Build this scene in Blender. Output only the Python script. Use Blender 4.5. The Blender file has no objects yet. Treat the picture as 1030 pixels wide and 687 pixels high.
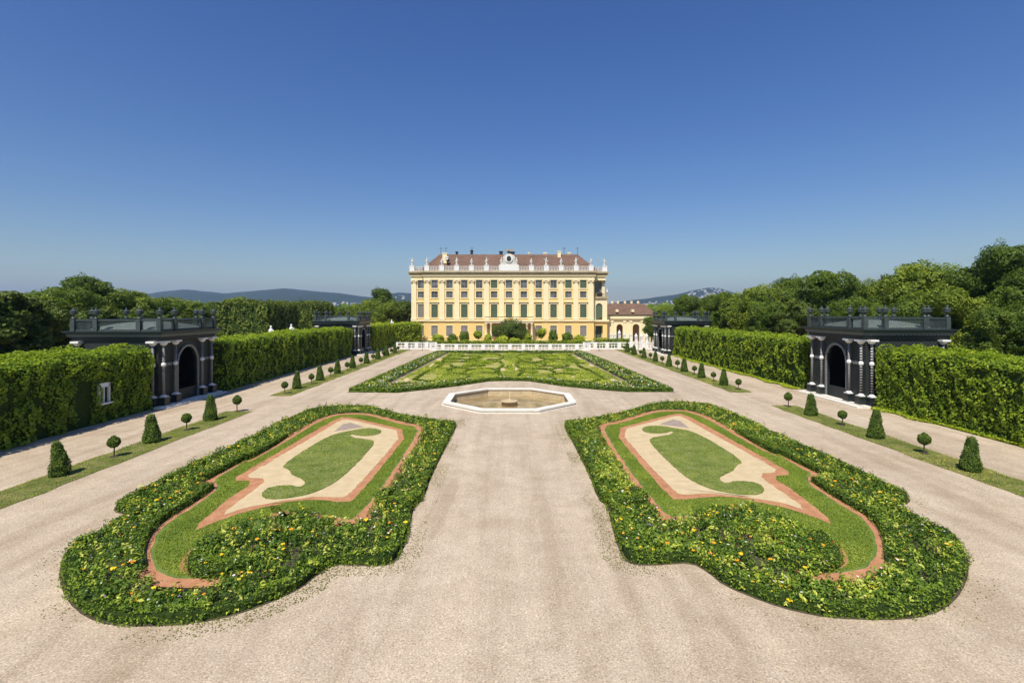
import bpy, bmesh, math, random
import numpy as np
from mathutils import Vector
random.seed(7); RNG = np.random.default_rng(11)
R = math.radians; PI = math.pi
scene = bpy.context.scene
COL = scene.collection
F = 512.0; HZ = 313.0; VX = 512.5; CH = 9.0

def G(px, py, z=0.0):
    """photo point -> place on the ground (camera 9 m up, level)"""
    d = F * (CH - z) / (py - HZ)
    return ((px - VX) * d / F, d)

# ------------------------------------------------------------------ materials
def newmat(name):
    m = bpy.data.materials.new(name); m.use_nodes = True
    nt = m.node_tree; nt.nodes.clear()
    out = nt.nodes.new('ShaderNodeOutputMaterial')
    return m, nt, out
def ramp(nt, fac, stops):
    r = nt.nodes.new('ShaderNodeValToRGB')
    el = r.color_ramp.elements
    while len(el) < len(stops): el.new(0.5)
    for e, (p, c) in zip(el, stops):
        e.position = p; e.color = (*c, 1)
    nt.links.new(fac, r.inputs[0]); return r.outputs[0]
def noise(nt, scale, detail=4, rough=.55, vec=None, dist=0):
    n = nt.nodes.new('ShaderNodeTexNoise'); n.inputs['Scale'].default_value = scale
    n.inputs['Detail'].default_value = detail; n.inputs['Roughness'].default_value = rough
    n.inputs['Distortion'].default_value = dist
    if vec is not None: nt.links.new(vec, n.inputs['Vector'])
    return n.outputs['Fac']
def pos(nt):
    return nt.nodes.new('ShaderNodeNewGeometry').outputs['Position']
def mix(nt, fac, a, b, mode='MIX'):
    m = nt.nodes.new('ShaderNodeMix'); m.data_type = 'RGBA'; m.blend_type = mode
    for v, i in ((fac, 0), (a, 6), (b, 7)):
        if isinstance(v, (int, float)): m.inputs[i].default_value = v
        elif isinstance(v, tuple): m.inputs[i].default_value = (*v, 1)
        else: nt.links.new(v, m.inputs[i])
    return m.outputs[2]
def bsdf(nt, out, col, rough=.8, spec=.3, bump=None, bstr=.3, bdist=.02, metal=0):
    p = nt.nodes.new('ShaderNodeBsdfPrincipled')
    if isinstance(col, tuple): p.inputs['Base Color'].default_value = (*col, 1)
    else: nt.links.new(col, p.inputs['Base Color'])
    p.inputs['Roughness'].default_value = rough; p.inputs['Specular IOR Level'].default_value = spec
    p.inputs['Metallic'].default_value = metal
    if bump is not None:
        b = nt.nodes.new('ShaderNodeBump'); b.inputs['Strength'].default_value = bstr
        b.inputs['Distance'].default_value = bdist
        nt.links.new(bump, b.inputs['Height']); nt.links.new(b.outputs[0], p.inputs['Normal'])
    nt.links.new(p.outputs[0], out.inputs[0]); return p
def mat_surface(name, c1, c2, scale=1.5, rough=.8, spec=.3, bscale=20, bstr=.25, bdist=.02, fine=.25, metal=0):
    m, nt, out = newmat(name); g = pos(nt)
    a = noise(nt, scale, 6, .6, g); b = noise(nt, bscale, 4, .6, g)
    c = ramp(nt, a, [(.3, c1), (.7, c2)])
    dark = tuple(v * (1 - fine) for v in c1)
    c = mix(nt, ramp(nt, b, [(.35, (.0,) * 3), (.6, (1,) * 3)]), mix(nt, .5, c, dark), c)
    bsdf(nt, out, c, rough, spec, b, bstr, bdist, metal); return m
def mat_leaf(name, stops, trans=.28, rough=.55, spec=.25):
    m, nt, out = newmat(name)
    at = nt.nodes.new('ShaderNodeAttribute'); at.attribute_name = 'tint'
    c = ramp(nt, at.outputs['Fac'], [(q, (r_ * 1.66, g_ * 1.6, b_ * .85)) for q, (r_, g_, b_) in stops])
    p = nt.nodes.new('ShaderNodeBsdfPrincipled'); nt.links.new(c, p.inputs['Base Color'])
    p.inputs['Roughness'].default_value = rough; p.inputs['Specular IOR Level'].default_value = spec
    t = nt.nodes.new('ShaderNodeBsdfTranslucent')
    cc = mix(nt, 1.0, c, (1.25, 1.25, .55), 'MULTIPLY'); nt.links.new(cc, t.inputs[0])
    mx = nt.nodes.new('ShaderNodeMixShader'); mx.inputs[0].default_value = trans
    nt.links.new(p.outputs[0], mx.inputs[1]); nt.links.new(t.outputs[0], mx.inputs[2])
    nt.links.new(mx.outputs[0], out.inputs[0]); return m

def gravel():
    m, nt, out = newmat('gravel'); g = pos(nt)
    big = noise(nt, .11, 5, .6, g, .6); mid = noise(nt, .9, 5, .65, g); fine = noise(nt, 17, 3, .7, g)
    v = nt.nodes.new('ShaderNodeTexVoronoi'); v.inputs['Scale'].default_value = 26
    nt.links.new(g, v.inputs['Vector'])
    # wheel and foot tracks running along the walks
    mp = nt.nodes.new('ShaderNodeMapping'); mp.inputs['Scale'].default_value = (.8, .06, 1); mp.inputs['Rotation'].default_value = (0, 0, .12)
    nt.links.new(g, mp.inputs[0]); trk = noise(nt, 1.0, 4, .6, mp.outputs[0], .4)
    c = ramp(nt, big, [(.3, (.44, .352, .25)), (.55, (.51, .42, .308)), (.75, (.555, .468, .355))])
    c2 = ramp(nt, mid, [(.3, (.88, .86, .835)), (.5, (.985, .98, .975)), (.68, (1.07, 1.07, 1.07))])
    c = mix(nt, 1.0, c, c2, 'MULTIPLY')
    c3 = ramp(nt, trk, [(.36, (.88, .86, .83)), (.5, (1, 1, 1)), (.66, (1.09, 1.085, 1.07))])
    c = mix(nt, 1.0, c, c3, 'MULTIPLY')
    c4 = ramp(nt, fine, [(.3, (.6, .58, .56)), (.5, (1, 1, 1)), (.7, (1.28, 1.28, 1.28))])
    c = mix(nt, .85, c, c4, 'MULTIPLY')
    sp = nt.nodes.new('ShaderNodeTexWhiteNoise'); nt.links.new(v.outputs['Color'], sp.inputs['Vector'])
    c5 = ramp(nt, sp.outputs['Value'], [(.0, (.6, .57, .55)), (.2, (.93, .92, .9)), (.85, (1, 1, 1)), (1, (1.4, 1.4, 1.4))])
    c = mix(nt, .75, c, c5, 'MULTIPLY')
    bsdf(nt, out, c, .95, .15, fine, .5, .02); return m
def lawn(name, a, b, c_, scale=1.2):
    m, nt, out = newmat(name); g = pos(nt)
    n1 = noise(nt, scale, 5, .65, g); n2 = noise(nt, 22, 3, .7, g)
    c = ramp(nt, n1, [(.33, a), (.5, b), (.66, c_)])
    c = mix(nt, 1.0, c, ramp(nt, n2, [(.3, (.55, .55, .5)), (.7, (1.4, 1.4, 1.3))]), 'MULTIPLY')
    bsdf(nt, out, c, .9, .15, n2, .7, .04); return m
def lattice(name, base, bar, scale=9, thin=.25):
    m, nt, out = newmat(name); g = pos(nt)
    sx = nt.nodes.new('ShaderNodeSeparateXYZ'); nt.links.new(g, sx.inputs[0])
    def ma(op, a, b):
        n = nt.nodes.new('ShaderNodeMath'); n.operation = op
        for v, i in ((a, 0), (b, 1)):
            if isinstance(v, (int, float)): n.inputs[i].default_value = v
            else: nt.links.new(v, n.inputs[i])
        return n.outputs[0]
    h = ma('ADD', sx.outputs[0], sx.outputs[1])
    u = ma('FRACT', ma('MULTIPLY', ma('ADD', h, sx.outputs[2]), scale * .5), 0)
    w = ma('FRACT', ma('MULTIPLY', ma('SUBTRACT', h, sx.outputs[2]), scale * .5), 0)
    k = ma('MAXIMUM', ma('LESS_THAN', u, thin), ma('LESS_THAN', w, thin))
    bsdf(nt, out, mix(nt, k, base, bar), .5, .35, k, .6, .02); return m

M = {}
M['gravel'] = gravel()
M['terrain'] = lawn('meadow_ground', (.045, .075, .02), (.07, .1, .03), (.1, .12, .04), .02)
M['bed_soil'] = mat_surface('bed_soil', (.06, .05, .03), (.11, .09, .05), 2)
M['bed_lawn'] = lawn('bed_lawn', (.085, .14, .028), (.13, .20, .04), (.20, .25, .065), 1.3)
M['scroll_lawn'] = lawn('scroll_lawn', (.12, .155, .042), (.18, .215, .065), (.26, .27, .10), 1.1)
M['strip_lawn'] = lawn('strip_lawn', (.10, .12, .03), (.16, .165, .055), (.27, .235, .10), .8)
M['par_lawn'] = lawn('parterre_lawn', (.22, .245, .05), (.34, .33, .085), (.48, .40, .20), .45)
M['red'] = mat_surface('red_brick_grit', (.40, .18, .09), (.60, .31, .16), 2.2, .95, .1, 16, .5, .03, .4)
M['sand'] = mat_surface('pale_sand', (.53, .415, .235), (.66, .53, .32), 1.6, .95, .1, 14, .3, .02, .2)
M['slate'] = mat_surface('grey_grit', (.30, .235, .185), (.42, .34, .28), 2.2, .95, .1, 18, .4, .02, .3)
M['stone'] = mat_surface('pale_limestone', (.72, .67, .57), (.83, .79, .70), .8, .7, .3, 8, .15, .01, .2)
M['basin'] = mat_surface('stained_basin', (.46, .35, .19), (.66, .54, .34), .7, .8, .3, 6, .2, .01, .3)
M['white'] = mat_surface('white_paint', (.76, .75, .71), (.82, .81, .78), .8, .5, .4, 8, .08, .01, .12)
M['statue'] = mat_surface('weathered_marble', (.5, .48, .43), (.72, .7, .64), 2.5, .7, .3, 8, .2, .02, .3)
M['yellow'] = mat_surface('ochre_plaster', (.80, .57, .205), (.86, .635, .26), .25, .85, .2, 3, .08, .01, .1)
M['cream'] = mat_surface('cream_plaster', (.83, .70, .42), (.89, .77, .49), .3, .8, .2, 3, .08, .01, .1)
M['cornice'] = mat_surface('brown_cornice', (.36, .29, .17), (.52, .43, .27), .5, .8, .2, 3, .1, .01, .2)  # darker and browner than the cream plaster
M['capital'] = mat_surface('carved_capital', (.55, .45, .28), (.72, .62, .42), 3)
M['path_beige'] = mat_surface('worn_beige_soil', (.26, .21, .13), (.38, .31, .2), .8, .95, .1, 6, .3, .03, .3)
M['brown'] = mat_surface('rusty_plaster', (.42, .25, .14), (.5, .32, .19), .5)
M['ironwork'] = mat_surface('dark_iron', (.03, .03, .03), (.05, .05, .05), 2)
M['green_shutter'] = mat_surface('green_shutter', (.07, .11, .06), (.11, .15, .09), 1.5, .6, .4, 12, .1, .01, .2)
M['grey_shutter'] = mat_surface('grey_shutter', (.20, .185, .16), (.29, .27, .24), 1.5, .6, .4, 12, .1, .01, .2)
M['lat'] = lattice('dark_green_trellis', (.005, .007, .008), (.05, .06, .057), 6, .2)
M['latpale'] = lattice('grey_green_trellis', (.03, .04, .035), (.16, .185, .16), 8, .42)
M['latwhite'] = lattice('white_trellis', (.015, .018, .018), (.66, .66, .64), 8, .15)
M['frame_dark'] = mat_surface('dark_green_paint', (.012, .018, .018), (.026, .034, .032), 1.5, .4, .5, 10, .05, .01, .1)
M['copper'] = mat_surface('copper_roof', (.17, .215, .18), (.25, .30, .25), 1.2, .6, .4, 6, .1, .01, .2)
M['urn'] = mat_surface('grey_green_urn', (.035, .048, .044), (.075, .095, .088), 3, .5, .4, 10, .1, .01, .2)
M['bark'] = mat_surface('bark', (.09, .065, .04), (.16, .12, .08), 4, .9, .1, 14, .6, .04, .3)
M['core'] = mat_surface('dark_foliage_core', (.03, .055, .012), (.05, .08, .018), 3, .9, .05, 5, 1.0, .2, .3)  # dark solid bodies added inside the foliage to block light between leaves
M['path_shade'] = mat_surface('painted_path_shade', (.22, .21, .2), (.3, .29, .28), .5)  # grey stands in for the hedge's shadow on the walk
def rooftile():
    m, nt, out = newmat('clay_roof_tiles'); g = pos(nt)
    w = nt.nodes.new('ShaderNodeTexWave'); w.bands_direction = 'Z'; w.inputs['Scale'].default_value = .9
    w.inputs['Distortion'].default_value = .6; nt.links.new(g, w.inputs[0])
    c = ramp(nt, noise(nt, .5, 6, .7, g), [(.3, (.135, .08, .055)), (.7, (.21, .13, .09))])
    c = mix(nt, .35, c, ramp(nt, w.outputs['Fac'], [(0, (.5, .5, .5)), (1, (1.2, 1.2, 1.2))]), 'MULTIPLY')
    bsdf(nt, out, c, .85, .2, w.outputs['Fac'], .4, .05); return m
M['tiles'] = rooftile()
def glass():
    m, nt, out = newmat('window_glass'); g = pos(nt)
    c = ramp(nt, noise(nt, .6, 2, .5, g), [(.4, (.06, .07, .085)), (.62, (.17, .18, .20))])
    bsdf(nt, out, c, .12, .6); return m
M['glass'] = glass()
def water():
    m, nt, out = newmat('shallow_water'); g = pos(nt)
    c = ramp(nt, noise(nt, .5, 5, .6, g), [(.35, (.20, .14, .05)), (.65, (.42, .31, .16))])
    bsdf(nt, out, c, .12, .5, noise(nt, 5, 2, .5, g), .08, .01); return m
M['water'] = water()
def hillmat():
    m, nt, out = newmat('wooded_hills'); g = pos(nt)
    c = ramp(nt, noise(nt, .0035, 7, .65, g, .5), [(.35, (.018, .035, .014)), (.6, (.03, .05, .02)), (.74, (.08, .10, .04))])
    bsdf(nt, out, c, 1, 0, noise(nt, .012, 5, .6, g), .8, 25); return m
M['hills'] = hillmat()

G3 = lambda a, b, c: [(0, a), (.5, b), (1, c)]
M['vine'] = mat_leaf('vine_leaves', [(0, (.05, .085, .012)), (.4, (.12, .185, .022)), (.75, (.21, .28, .036)), (1, (.34, .37, .07))], .3)
M['box'] = mat_leaf('box_leaves', [(0, (.035, .068, .012)), (.5, (.095, .155, .024)), (.85, (.17, .235, .036)), (1, (.26, .29, .06))], .25)
M['bedleaf'] = mat_leaf('bedding_leaves', [(0, (.025, .055, .015)), (.4, (.072, .13, .028)), (.72, (.15, .22, .045)), (.92, (.29, .34, .065)), (1, (.38, .40, .18))], .25)
M['parleaf'] = mat_leaf('parterre_leaves', [(0, (.07, .12, .018)), (.45, (.19, .25, .035)), (.8, (.31, .35, .06)), (1, (.44, .42, .12))], .3)
M['parbox'] = mat_leaf('parterre_box_leaves', [(0, (.05, .09, .015)), (.5, (.13, .19, .03)), (1, (.25, .29, .06))], .25)
M['yew'] = mat_leaf('yew_leaves', [(0, (.02, .04, .012)), (.5, (.055, .095, .022)), (1, (.13, .17, .04))], .15)
M['tree'] = mat_leaf('tree_leaves', [(0, (.02, .043, .01)), (.5, (.063, .104, .022)), (1, (.145, .19, .04))], .3)
M['treelight'] = mat_leaf('light_tree_leaves', [(0, (.03, .06, .011)), (.5, (.10, .145, .026)), (1, (.21, .25, .048))], .3)
M['treedark'] = mat_leaf('dark_tree_leaves', [(0, (.026, .044, .013)), (.5, (.06, .09, .024)), (1, (.12, .15, .036))], .2)
M['weed'] = mat_leaf('weed_leaves', [(0, (.07, .09, .03)), (1, (.17, .17, .075))], .3)
M['blade'] = mat_leaf('grass_blades', [(0, (.09, .14, .03)), (.6, (.19, .245, .055)), (1, (.34, .33, .12))], .3)
def petals():
    m, nt, out = newmat('petals')
    at = nt.nodes.new('ShaderNodeAttribute'); at.attribute_name = 'tint'
    c = ramp(nt, at.outputs['Fac'], [(0, (.8, .55, .02)), (.3, (.85, .35, .02)), (.42, (.8, .78, .7)), (.68, (.75, .62, .2)), (.8, (.3, .2, .45)), (.9, (.35, .03, .03))])
    nt.nodes[-1].color_ramp.interpolation = 'CONSTANT'
    bsdf(nt, out, c, .7, .2); return m
M['petal'] = petals()

# ------------------------------------------------------------------ object helpers
def tag(o, label, cat=None, group=None, kind=None):
    if label: o['label'] = label
    if cat: o['category'] = cat
    if group: o['group'] = group
    if kind: o['kind'] = kind
    return o
def empty(name, loc=(0, 0, 0)):
    o = bpy.data.objects.new(name, None); COL.objects.link(o); o.location = loc
    o.empty_display_size = .3
    return o
def link(name, me, parent=None, mat=None):
    if mat is not None and not me.materials: me.materials.append(mat)
    o = bpy.data.objects.new(name, me); COL.objects.link(o)
    if parent is not None:
        o.parent = parent
    return o
def kids(o): return [c for c in bpy.data.objects if c.parent == o]
def copy_thing(o, loc, parent=None, rz=None, sc=None):
    c = o.copy(); COL.objects.link(c); c.parent = parent
    if parent is None:
        c.location = loc
        if rz is not None: c.rotation_euler = (0, 0, rz)
        if sc is not None: c.scale = sc
    for k in list(o.children): copy_thing(k, None, c)
    return c

class MB:
    def __init__(s): s.v = []; s.f = []; s.o = (0, 0, 0); s.m = None
    def add(s, vs, fs):
        b = len(s.v)
        if s.m: vs = [s.m(*p) for p in vs]
        s.v += [tuple(p) for p in vs]; s.f += [tuple(i + b for i in f) for f in fs]; return s
    def box(s, x0, x1, y0, y1, z0, z1):
        return s.add([(x0, y0, z0), (x1, y0, z0), (x1, y1, z0), (x0, y1, z0), (x0, y0, z1), (x1, y0, z1), (x1, y1, z1), (x0, y1, z1)],
                     [(0, 3, 2, 1), (4, 5, 6, 7), (0, 1, 5, 4), (1, 2, 6, 5), (2, 3, 7, 6), (3, 0, 4, 7)])
    def prism(s, poly, z0, z1):
        n = len(poly)
        return s.add([(x, y, z0) for x, y in poly] + [(x, y, z1) for x, y in poly],
                     [tuple(range(n))[::-1], tuple(range(n, 2 * n))] + [(i, (i + 1) % n, n + (i + 1) % n, n + i) for i in range(n)])
    def wallpoly(s, poly, y0, y1):      # polygon in x,z extruded along y
        n = len(poly)
        return s.add([(x, y0, z) for x, z in poly] + [(x, y1, z) for x, z in poly],
                     [tuple(range(n)), tuple(range(n, 2 * n))[::-1]] + [(i, (i + 1) % n, n + (i + 1) % n, n + i) for i in range(n)])
    def lathe(s, prof, cx=0, cy=0, cz=0, n=10, rot=0):
        vs = []; fs = []
        for r, z in prof:
            for k in range(n):
                a = 2 * PI * k / n + rot
                vs.append((cx + r * math.cos(a), cy + r * math.sin(a), cz + z))
        for i in range(len(prof) - 1):
            for k in range(n):
                fs.append((i * n + k, i * n + (k + 1) % n, (i + 1) * n + (k + 1) % n, (i + 1) * n + k))
        fs.append(tuple(range(n))[::-1]); fs.append(tuple((len(prof) - 1) * n + k for k in range(n)))
        return s.add(vs, fs)
    def tube(s, a, b, r0, r1, n=6):
        a = Vector(a); b = Vector(b); d = (b - a).normalized()
        u = d.orthogonal().normalized(); w = d.cross(u)
        vs = [a + (u * math.cos(2 * PI * k / n) + w * math.sin(2 * PI * k / n)) * r0 for k in range(n)]
        vs += [b + (u * math.cos(2 * PI * k / n) + w * math.sin(2 * PI * k / n)) * r1 for k in range(n)]
        return s.add([tuple(p) for p in vs], [(k, (k + 1) % n, n + (k + 1) % n, n + k) for k in range(n)] + [tuple(range(n))[::-1], tuple(range(n, 2 * n))])
    def build(s, name, mat, parent=None, smooth=False):
        me = bpy.data.meshes.new(name); me.from_pydata(s.v, [], s.f)
        bm = bmesh.new(); bm.from_mesh(me); bmesh.ops.recalc_face_normals(bm, faces=bm.faces); bm.to_mesh(me); bm.free()
        if smooth: me.polygons.foreach_set('use_smooth', [True] * len(me.polygons))
        if isinstance(mat, str): mat = M[mat]
        return link(name, me, parent, mat)

def sheet(name, poly, z, mat, label=None, cat=None, kind='structure', thick=0):
    b = MB()
    if thick: b.prism(poly, z - thick, z)
    else: b.add([(x, y, z) for x, y in poly], [tuple(range(len(poly)))])
    o = b.build(name, mat)
    if not thick and o.data.polygons[0].normal.z < 0: o.data.flip_normals()
    return tag(o, label, cat, kind=kind)

# vectorised value noise
def vnoise(p, s=1.0, seed=0):
    p = np.asarray(p, float) * s + seed * 17.31
    i = np.floor(p).astype(np.int64); f = p - i; f = f * f * (3 - 2 * f)
    def h(a, b, c):
        n = (a * 374761393 + b * 668265263 + c * 2147483647) & 0xffffffff
        n = ((n ^ (n >> 13)) * 1274126177) & 0xffffffff
        return ((n ^ (n >> 16)) & 0xffff) / 65535.0
    r = 0
    for dx in (0, 1):
        for dy in (0, 1):
            for dz in (0, 1):
                w = (f[:, 0] if dx else 1 - f[:, 0]) * (f[:, 1] if dy else 1 - f[:, 1]) * (f[:, 2] if dz else 1 - f[:, 2])
                r = r + w * h(i[:, 0] + dx, i[:, 1] + dy, i[:, 2] + dz)
    return r

def leaf_mesh(name, P, N, size, tint, spread=.9, aspect=.62):
    """many leaf blades: P places, N outward directions (may be None), size scalar/array, tint 0..1"""
    n = len(P); size = np.broadcast_to(np.asarray(size, float), (n,)) * RNG.uniform(.7, 1.3, n)
    rnd = RNG.normal(size=(n, 3)); rnd /= np.linalg.norm(rnd, axis=1)[:, None]
    nn = rnd if N is None else N + spread * rnd
    nn = nn / (np.linalg.norm(nn, axis=1)[:, None] + 1e-9)
    r2 = RNG.normal(size=(n, 3)); a = np.cross(nn, r2); a /= (np.linalg.norm(a, axis=1)[:, None] + 1e-9)
    b = np.cross(nn, a)
    a = a * size[:, None] * .5; b = b * (size * aspect)[:, None] * .5
    fold = nn * (size * .12)[:, None]
    V = np.stack([P - a, P + b + fold, P + a, P - b + fold], 1).reshape(-1, 3)
    me = bpy.data.meshes.new(name)
    me.vertices.add(4 * n); me.vertices.foreach_set('co', V.astype(np.float32).ravel())
    me.loops.add(4 * n); me.loops.foreach_set('vertex_index', np.arange(4 * n, dtype=np.int32))
    me.polygons.add(n); me.polygons.foreach_set('loop_start', np.arange(0, 4 * n, 4, dtype=np.int32))
    try: me.polygons.foreach_set('loop_total', np.full(n, 4, dtype=np.int32))
    except Exception: pass
    me.update(calc_edges=True)
    at = me.attributes.new('tint', 'FLOAT', 'FACE'); at.data.foreach_set('value', np.clip(np.broadcast_to(tint, (n,)), 0, 1).astype(np.float32))
    me.validate(); return me

def inpoly(x, y, poly):
    x = np.asarray(x); y = np.asarray(y); r = np.zeros(x.shape, bool); n = len(poly); j = n - 1
    for i in range(n):
        xi, yi = poly[i]; xj, yj = poly[j]
        if yi != yj:
            c = ((yi > y) != (yj > y)) & (x < (xj - xi) * (y - yi) / (yj - yi) + xi); r ^= c
        j = i
    return r
def chaikin(p, it=2, closed=True):
    for _ in range(it):
        q = []; n = len(p)
        if not closed: q.append(p[0])
        for i in range(n if closed else n - 1):
            a = p[i]; b = p[(i + 1) % n]
            q += [(a[0] * .75 + b[0] * .25, a[1] * .75 + b[1] * .25), (a[0] * .25 + b[0] * .75, a[1] * .25 + b[1] * .75)]
        if not closed: q.append(p[-1])
        p = q
    return p
def polyscatter(poly, n, holes=()):
    xs = [p[0] for p in poly]; ys = [p[1] for p in poly]
    x = RNG.uniform(min(xs), max(xs), n); y = RNG.uniform(min(ys), max(ys), n)
    k = inpoly(x, y, poly)
    for h in holes: k &= ~inpoly(x, y, h)
    return x[k], y[k]
def area(poly):
    return abs(sum(poly[i][0] * poly[(i + 1) % len(poly)][1] - poly[(i + 1) % len(poly)][0] * poly[i][1] for i in range(len(poly)))) / 2
def inset(poly, d):
    """move a closed outline inwards by d"""
    n = len(poly); s = sum(poly[i][0] * poly[(i + 1) % n][1] - poly[(i + 1) % n][0] * poly[i][1] for i in range(n))
    sg = 1 if s > 0 else -1; out = []
    for i in range(n):
        a = Vector(poly[i - 1]); b = Vector(poly[i]); c = Vector(poly[(i + 1) % n])
        e1 = (b - a).normalized(); e2 = (c - b).normalized()
        m = Vector((-(e1.y + e2.y), e1.x + e2.x)) * sg
        if m.length < 1e-6: m = Vector((-e1.y, e1.x)) * sg
        m.normalize(); k = max(.45, m.dot(Vector((-e1.y, e1.x)) * sg))
        out.append(tuple(b + m * d / k))
    return out
def strip_poly(path, w):
    L = []; Rr = []
    for i, p in enumerate(path):
        a = Vector(path[max(0, i - 1)]); b = Vector(path[min(len(path) - 1, i + 1)])
        t = (b - a).normalized(); n = Vector((-t.y, t.x)) * w / 2
        L.append(tuple(Vector(p) + n)); Rr.append(tuple(Vector(p) - n))
    return L + Rr[::-1]

# low clipped edging hedge swept along a path
def edging(name, path, w, h, closed=False, dens=260, ls=.07, mat='box', label=None, parent=None, rag=1.0):
    pts = [Vector(p) for p in path]
    if closed: pts.append(pts[0])
    seg = [(pts[i], pts[i + 1]) for i in range(len(pts) - 1) if (pts[i + 1] - pts[i]).length > 1e-4]
    # core
    b = MB(); ww = w / 2 * .8; hh = h * .86
    n = len(seg)
    ring = []
    allp = [s[0] for s in seg] + [seg[-1][1]]
    for i, p in enumerate(allp):
        if closed and i in (0, len(allp) - 1): t = ((seg[0][1] - seg[0][0]).normalized() + (seg[-1][1] - seg[-1][0]).normalized())
        else:
            a = allp[max(0, i - 1)]; c = allp[min(len(allp) - 1, i + 1)]; t = c - a
        t.normalize(); nn = Vector((-t.y, t.x)); ring.append((p - nn * ww, p + nn * ww))
    vs = []
    for a, c in ring: vs += [(a.x, a.y, 0), (a.x, a.y, hh), (c.x, c.y, hh), (c.x, c.y, 0)]
    fs = []
    for i in range(len(ring) - 1):
        o = 4 * i; fs += [(o, o + 4, o + 5, o + 1), (o + 1, o + 5, o + 6, o + 2), (o + 2, o + 6, o + 7, o + 3)]
    fs += [(0, 1, 2, 3), (4 * (len(ring) - 1) + 3, 4 * (len(ring) - 1) + 2, 4 * (len(ring) - 1) + 1, 4 * (len(ring) - 1))]
    b.add(vs, fs)
    core = b.build(name, 'core', parent)
    L = np.array([(c - a).length for a, c in seg]); tot = L.sum()
    N = int(tot * (w + 2 * h) * dens)
    si = RNG.choice(len(seg), N, p=L / tot); A = np.array([tuple(a) for a, c in seg]); C = np.array([tuple(c) for a, c in seg])
    t = RNG.uniform(0, 1, N); P2 = A[si] + (C[si] - A[si]) * t[:, None]
    T = (C[si] - A[si]) / L[si][:, None]; NN = np.stack([-T[:, 1], T[:, 0]], 1)
    u = RNG.uniform(0, w + 2 * h, N)
    off = np.clip(u - h, 0, w) - w / 2; z = np.where(u < h, u, np.where(u > h + w, w + 2 * h - u, h))
    nz = (u >= h) & (u <= h + w)
    nx = np.where(u < h, -1., np.where(u > h + w, 1., 0.))
    P = np.stack([P2[:, 0] + NN[:, 0] * off, P2[:, 1] + NN[:, 1] * off, z], 1)
    Nn = np.stack([NN[:, 0] * nx, NN[:, 1] * nx, nz * 1.0], 1)
    nzv = vnoise(P, 1.3, 3); nz2 = vnoise(P, 5, 4)
    P += Nn * ((nzv - .5) * .12 * rag + (nz2 - .5) * .09 * rag)[:, None]
    P[:, :2] += RNG.normal(0, .02, (N, 2))
    tint = .15 + .45 * nzv * RNG.uniform(.3, 1.2, N) + .3 * nz2 + .25 * (vnoise(P, .35, 12) - .4) + RNG.normal(0, .08, N)
    lf = link('leaves', leaf_mesh('edging_leaves', P, Nn, ls, tint, .8), core, M[mat])
    return core

# ------------------------------------------------------------------ ground
RC = 6.35; FC = (0.0, 51.3)
octo = lambda r: [(FC[0] + r / math.cos(PI / 8) * math.cos(PI / 8 + k * PI / 4), FC[1] + r / math.cos(PI / 8) * math.sin(PI / 8 + k * PI / 4)) for k in range(8)]
X0, X1, Y0, Y1 = -46, 48, -15, 160
b = MB(); oc = octo(RC - .1)
sq = [(X1, FC[1]), (X1, Y1), (0, Y1), (X0, Y1), (X0, FC[1]), (X0, Y0), (0, Y0), (X1, Y0)]
vs = [(x, y, 0) for x, y in oc] + [(x, y, 0) for x, y in sq]
fs = [(k, 8 + (k + 1) % 8, (k + 1) % 8) for k in range(8)] + [(k, 8 + k, 8 + (k + 1) % 8) for k in range(8)]
# orientate by angle: sq[k] lies near oc[k]
b.add(vs, fs); g = b.build('ground', 'gravel')
for p in g.data.polygons:
    if p.normal.z < 0: p.flip()
tag(g, 'beige gravel ground of the walks between the garden beds', 'ground', kind='structure')
b = MB(); BIG = 14000
o_ = [(-BIG, -400), (BIG, -400), (BIG, BIG), (-BIG, BIG)]; i_ = [(X0, Y0), (X1, Y0), (X1, Y1), (X0, Y1)]
b.add([(x, y, 0) for x, y in o_ + i_], [(k, (k + 1) % 4, 4 + (k + 1) % 4, 4 + k) for k in range(4)])
t = b.build('terrain', 'terrain')
for p in t.data.polygons:
    if p.normal.z < 0: p.flip()
tag(t, 'green land stretching beyond the garden to the hills', 'terrain', kind='structure')

# ------------------------------------------------------------------ the two front beds (traced from the right one)
def z1(pts): return [(550 + x / 3.4333, 390 + y / 3.435) for x, y in pts]
def z2(pts): return [(740 + x / 3.273, 430 + y / 3.271) for x, y in pts]
def gp(pts, z=0): return [G(x, y, z) for x, y in pts]
outline = gp(z1([(50, 118), (100, 210), (150, 310), (175, 385), (210, 410), (222, 470), (240, 540), (270, 602), (320, 615), (400, 612), (500, 605), (560, 640), (610, 684)])
             + z2([(100, 577), (200, 607), (320, 628), (480, 634), (600, 628), (690, 598), (745, 545), (772, 470), (755, 400), (705, 350)])) \
        + gp(z2([(640, 310), (570, 262), (524, 240), (577, 228), (568, 206), (500, 178), (400, 128), (300, 83), (200, 43), (130, 13)])
             + z1([(795, 155), (700, 106), (600, 66), (555, 50), (490, 47), (420, 46), (360, 50), (280, 76), (200, 92), (100, 110)]), .3)
red_out = gp(z1([(178, 134), (250, 120), (330, 95), (378, 82)]) + z1([(430, 80), (490, 82), (560, 106), (640, 152), (735, 205), (824, 248)])
             + z2([(75, 52), (150, 92), (215, 126), (275, 158), (252, 182), (300, 216), (345, 244), (400, 276), (445, 306), (482, 350), (500, 400), (496, 450), (440, 490), (330, 500), (220, 490), (120, 400), (40, 300), (0, 262)])
             + z1([(740, 440), (600, 430), (480, 462), (405, 458), (350, 398), (300, 335), (250, 262), (205, 190)]))
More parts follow.
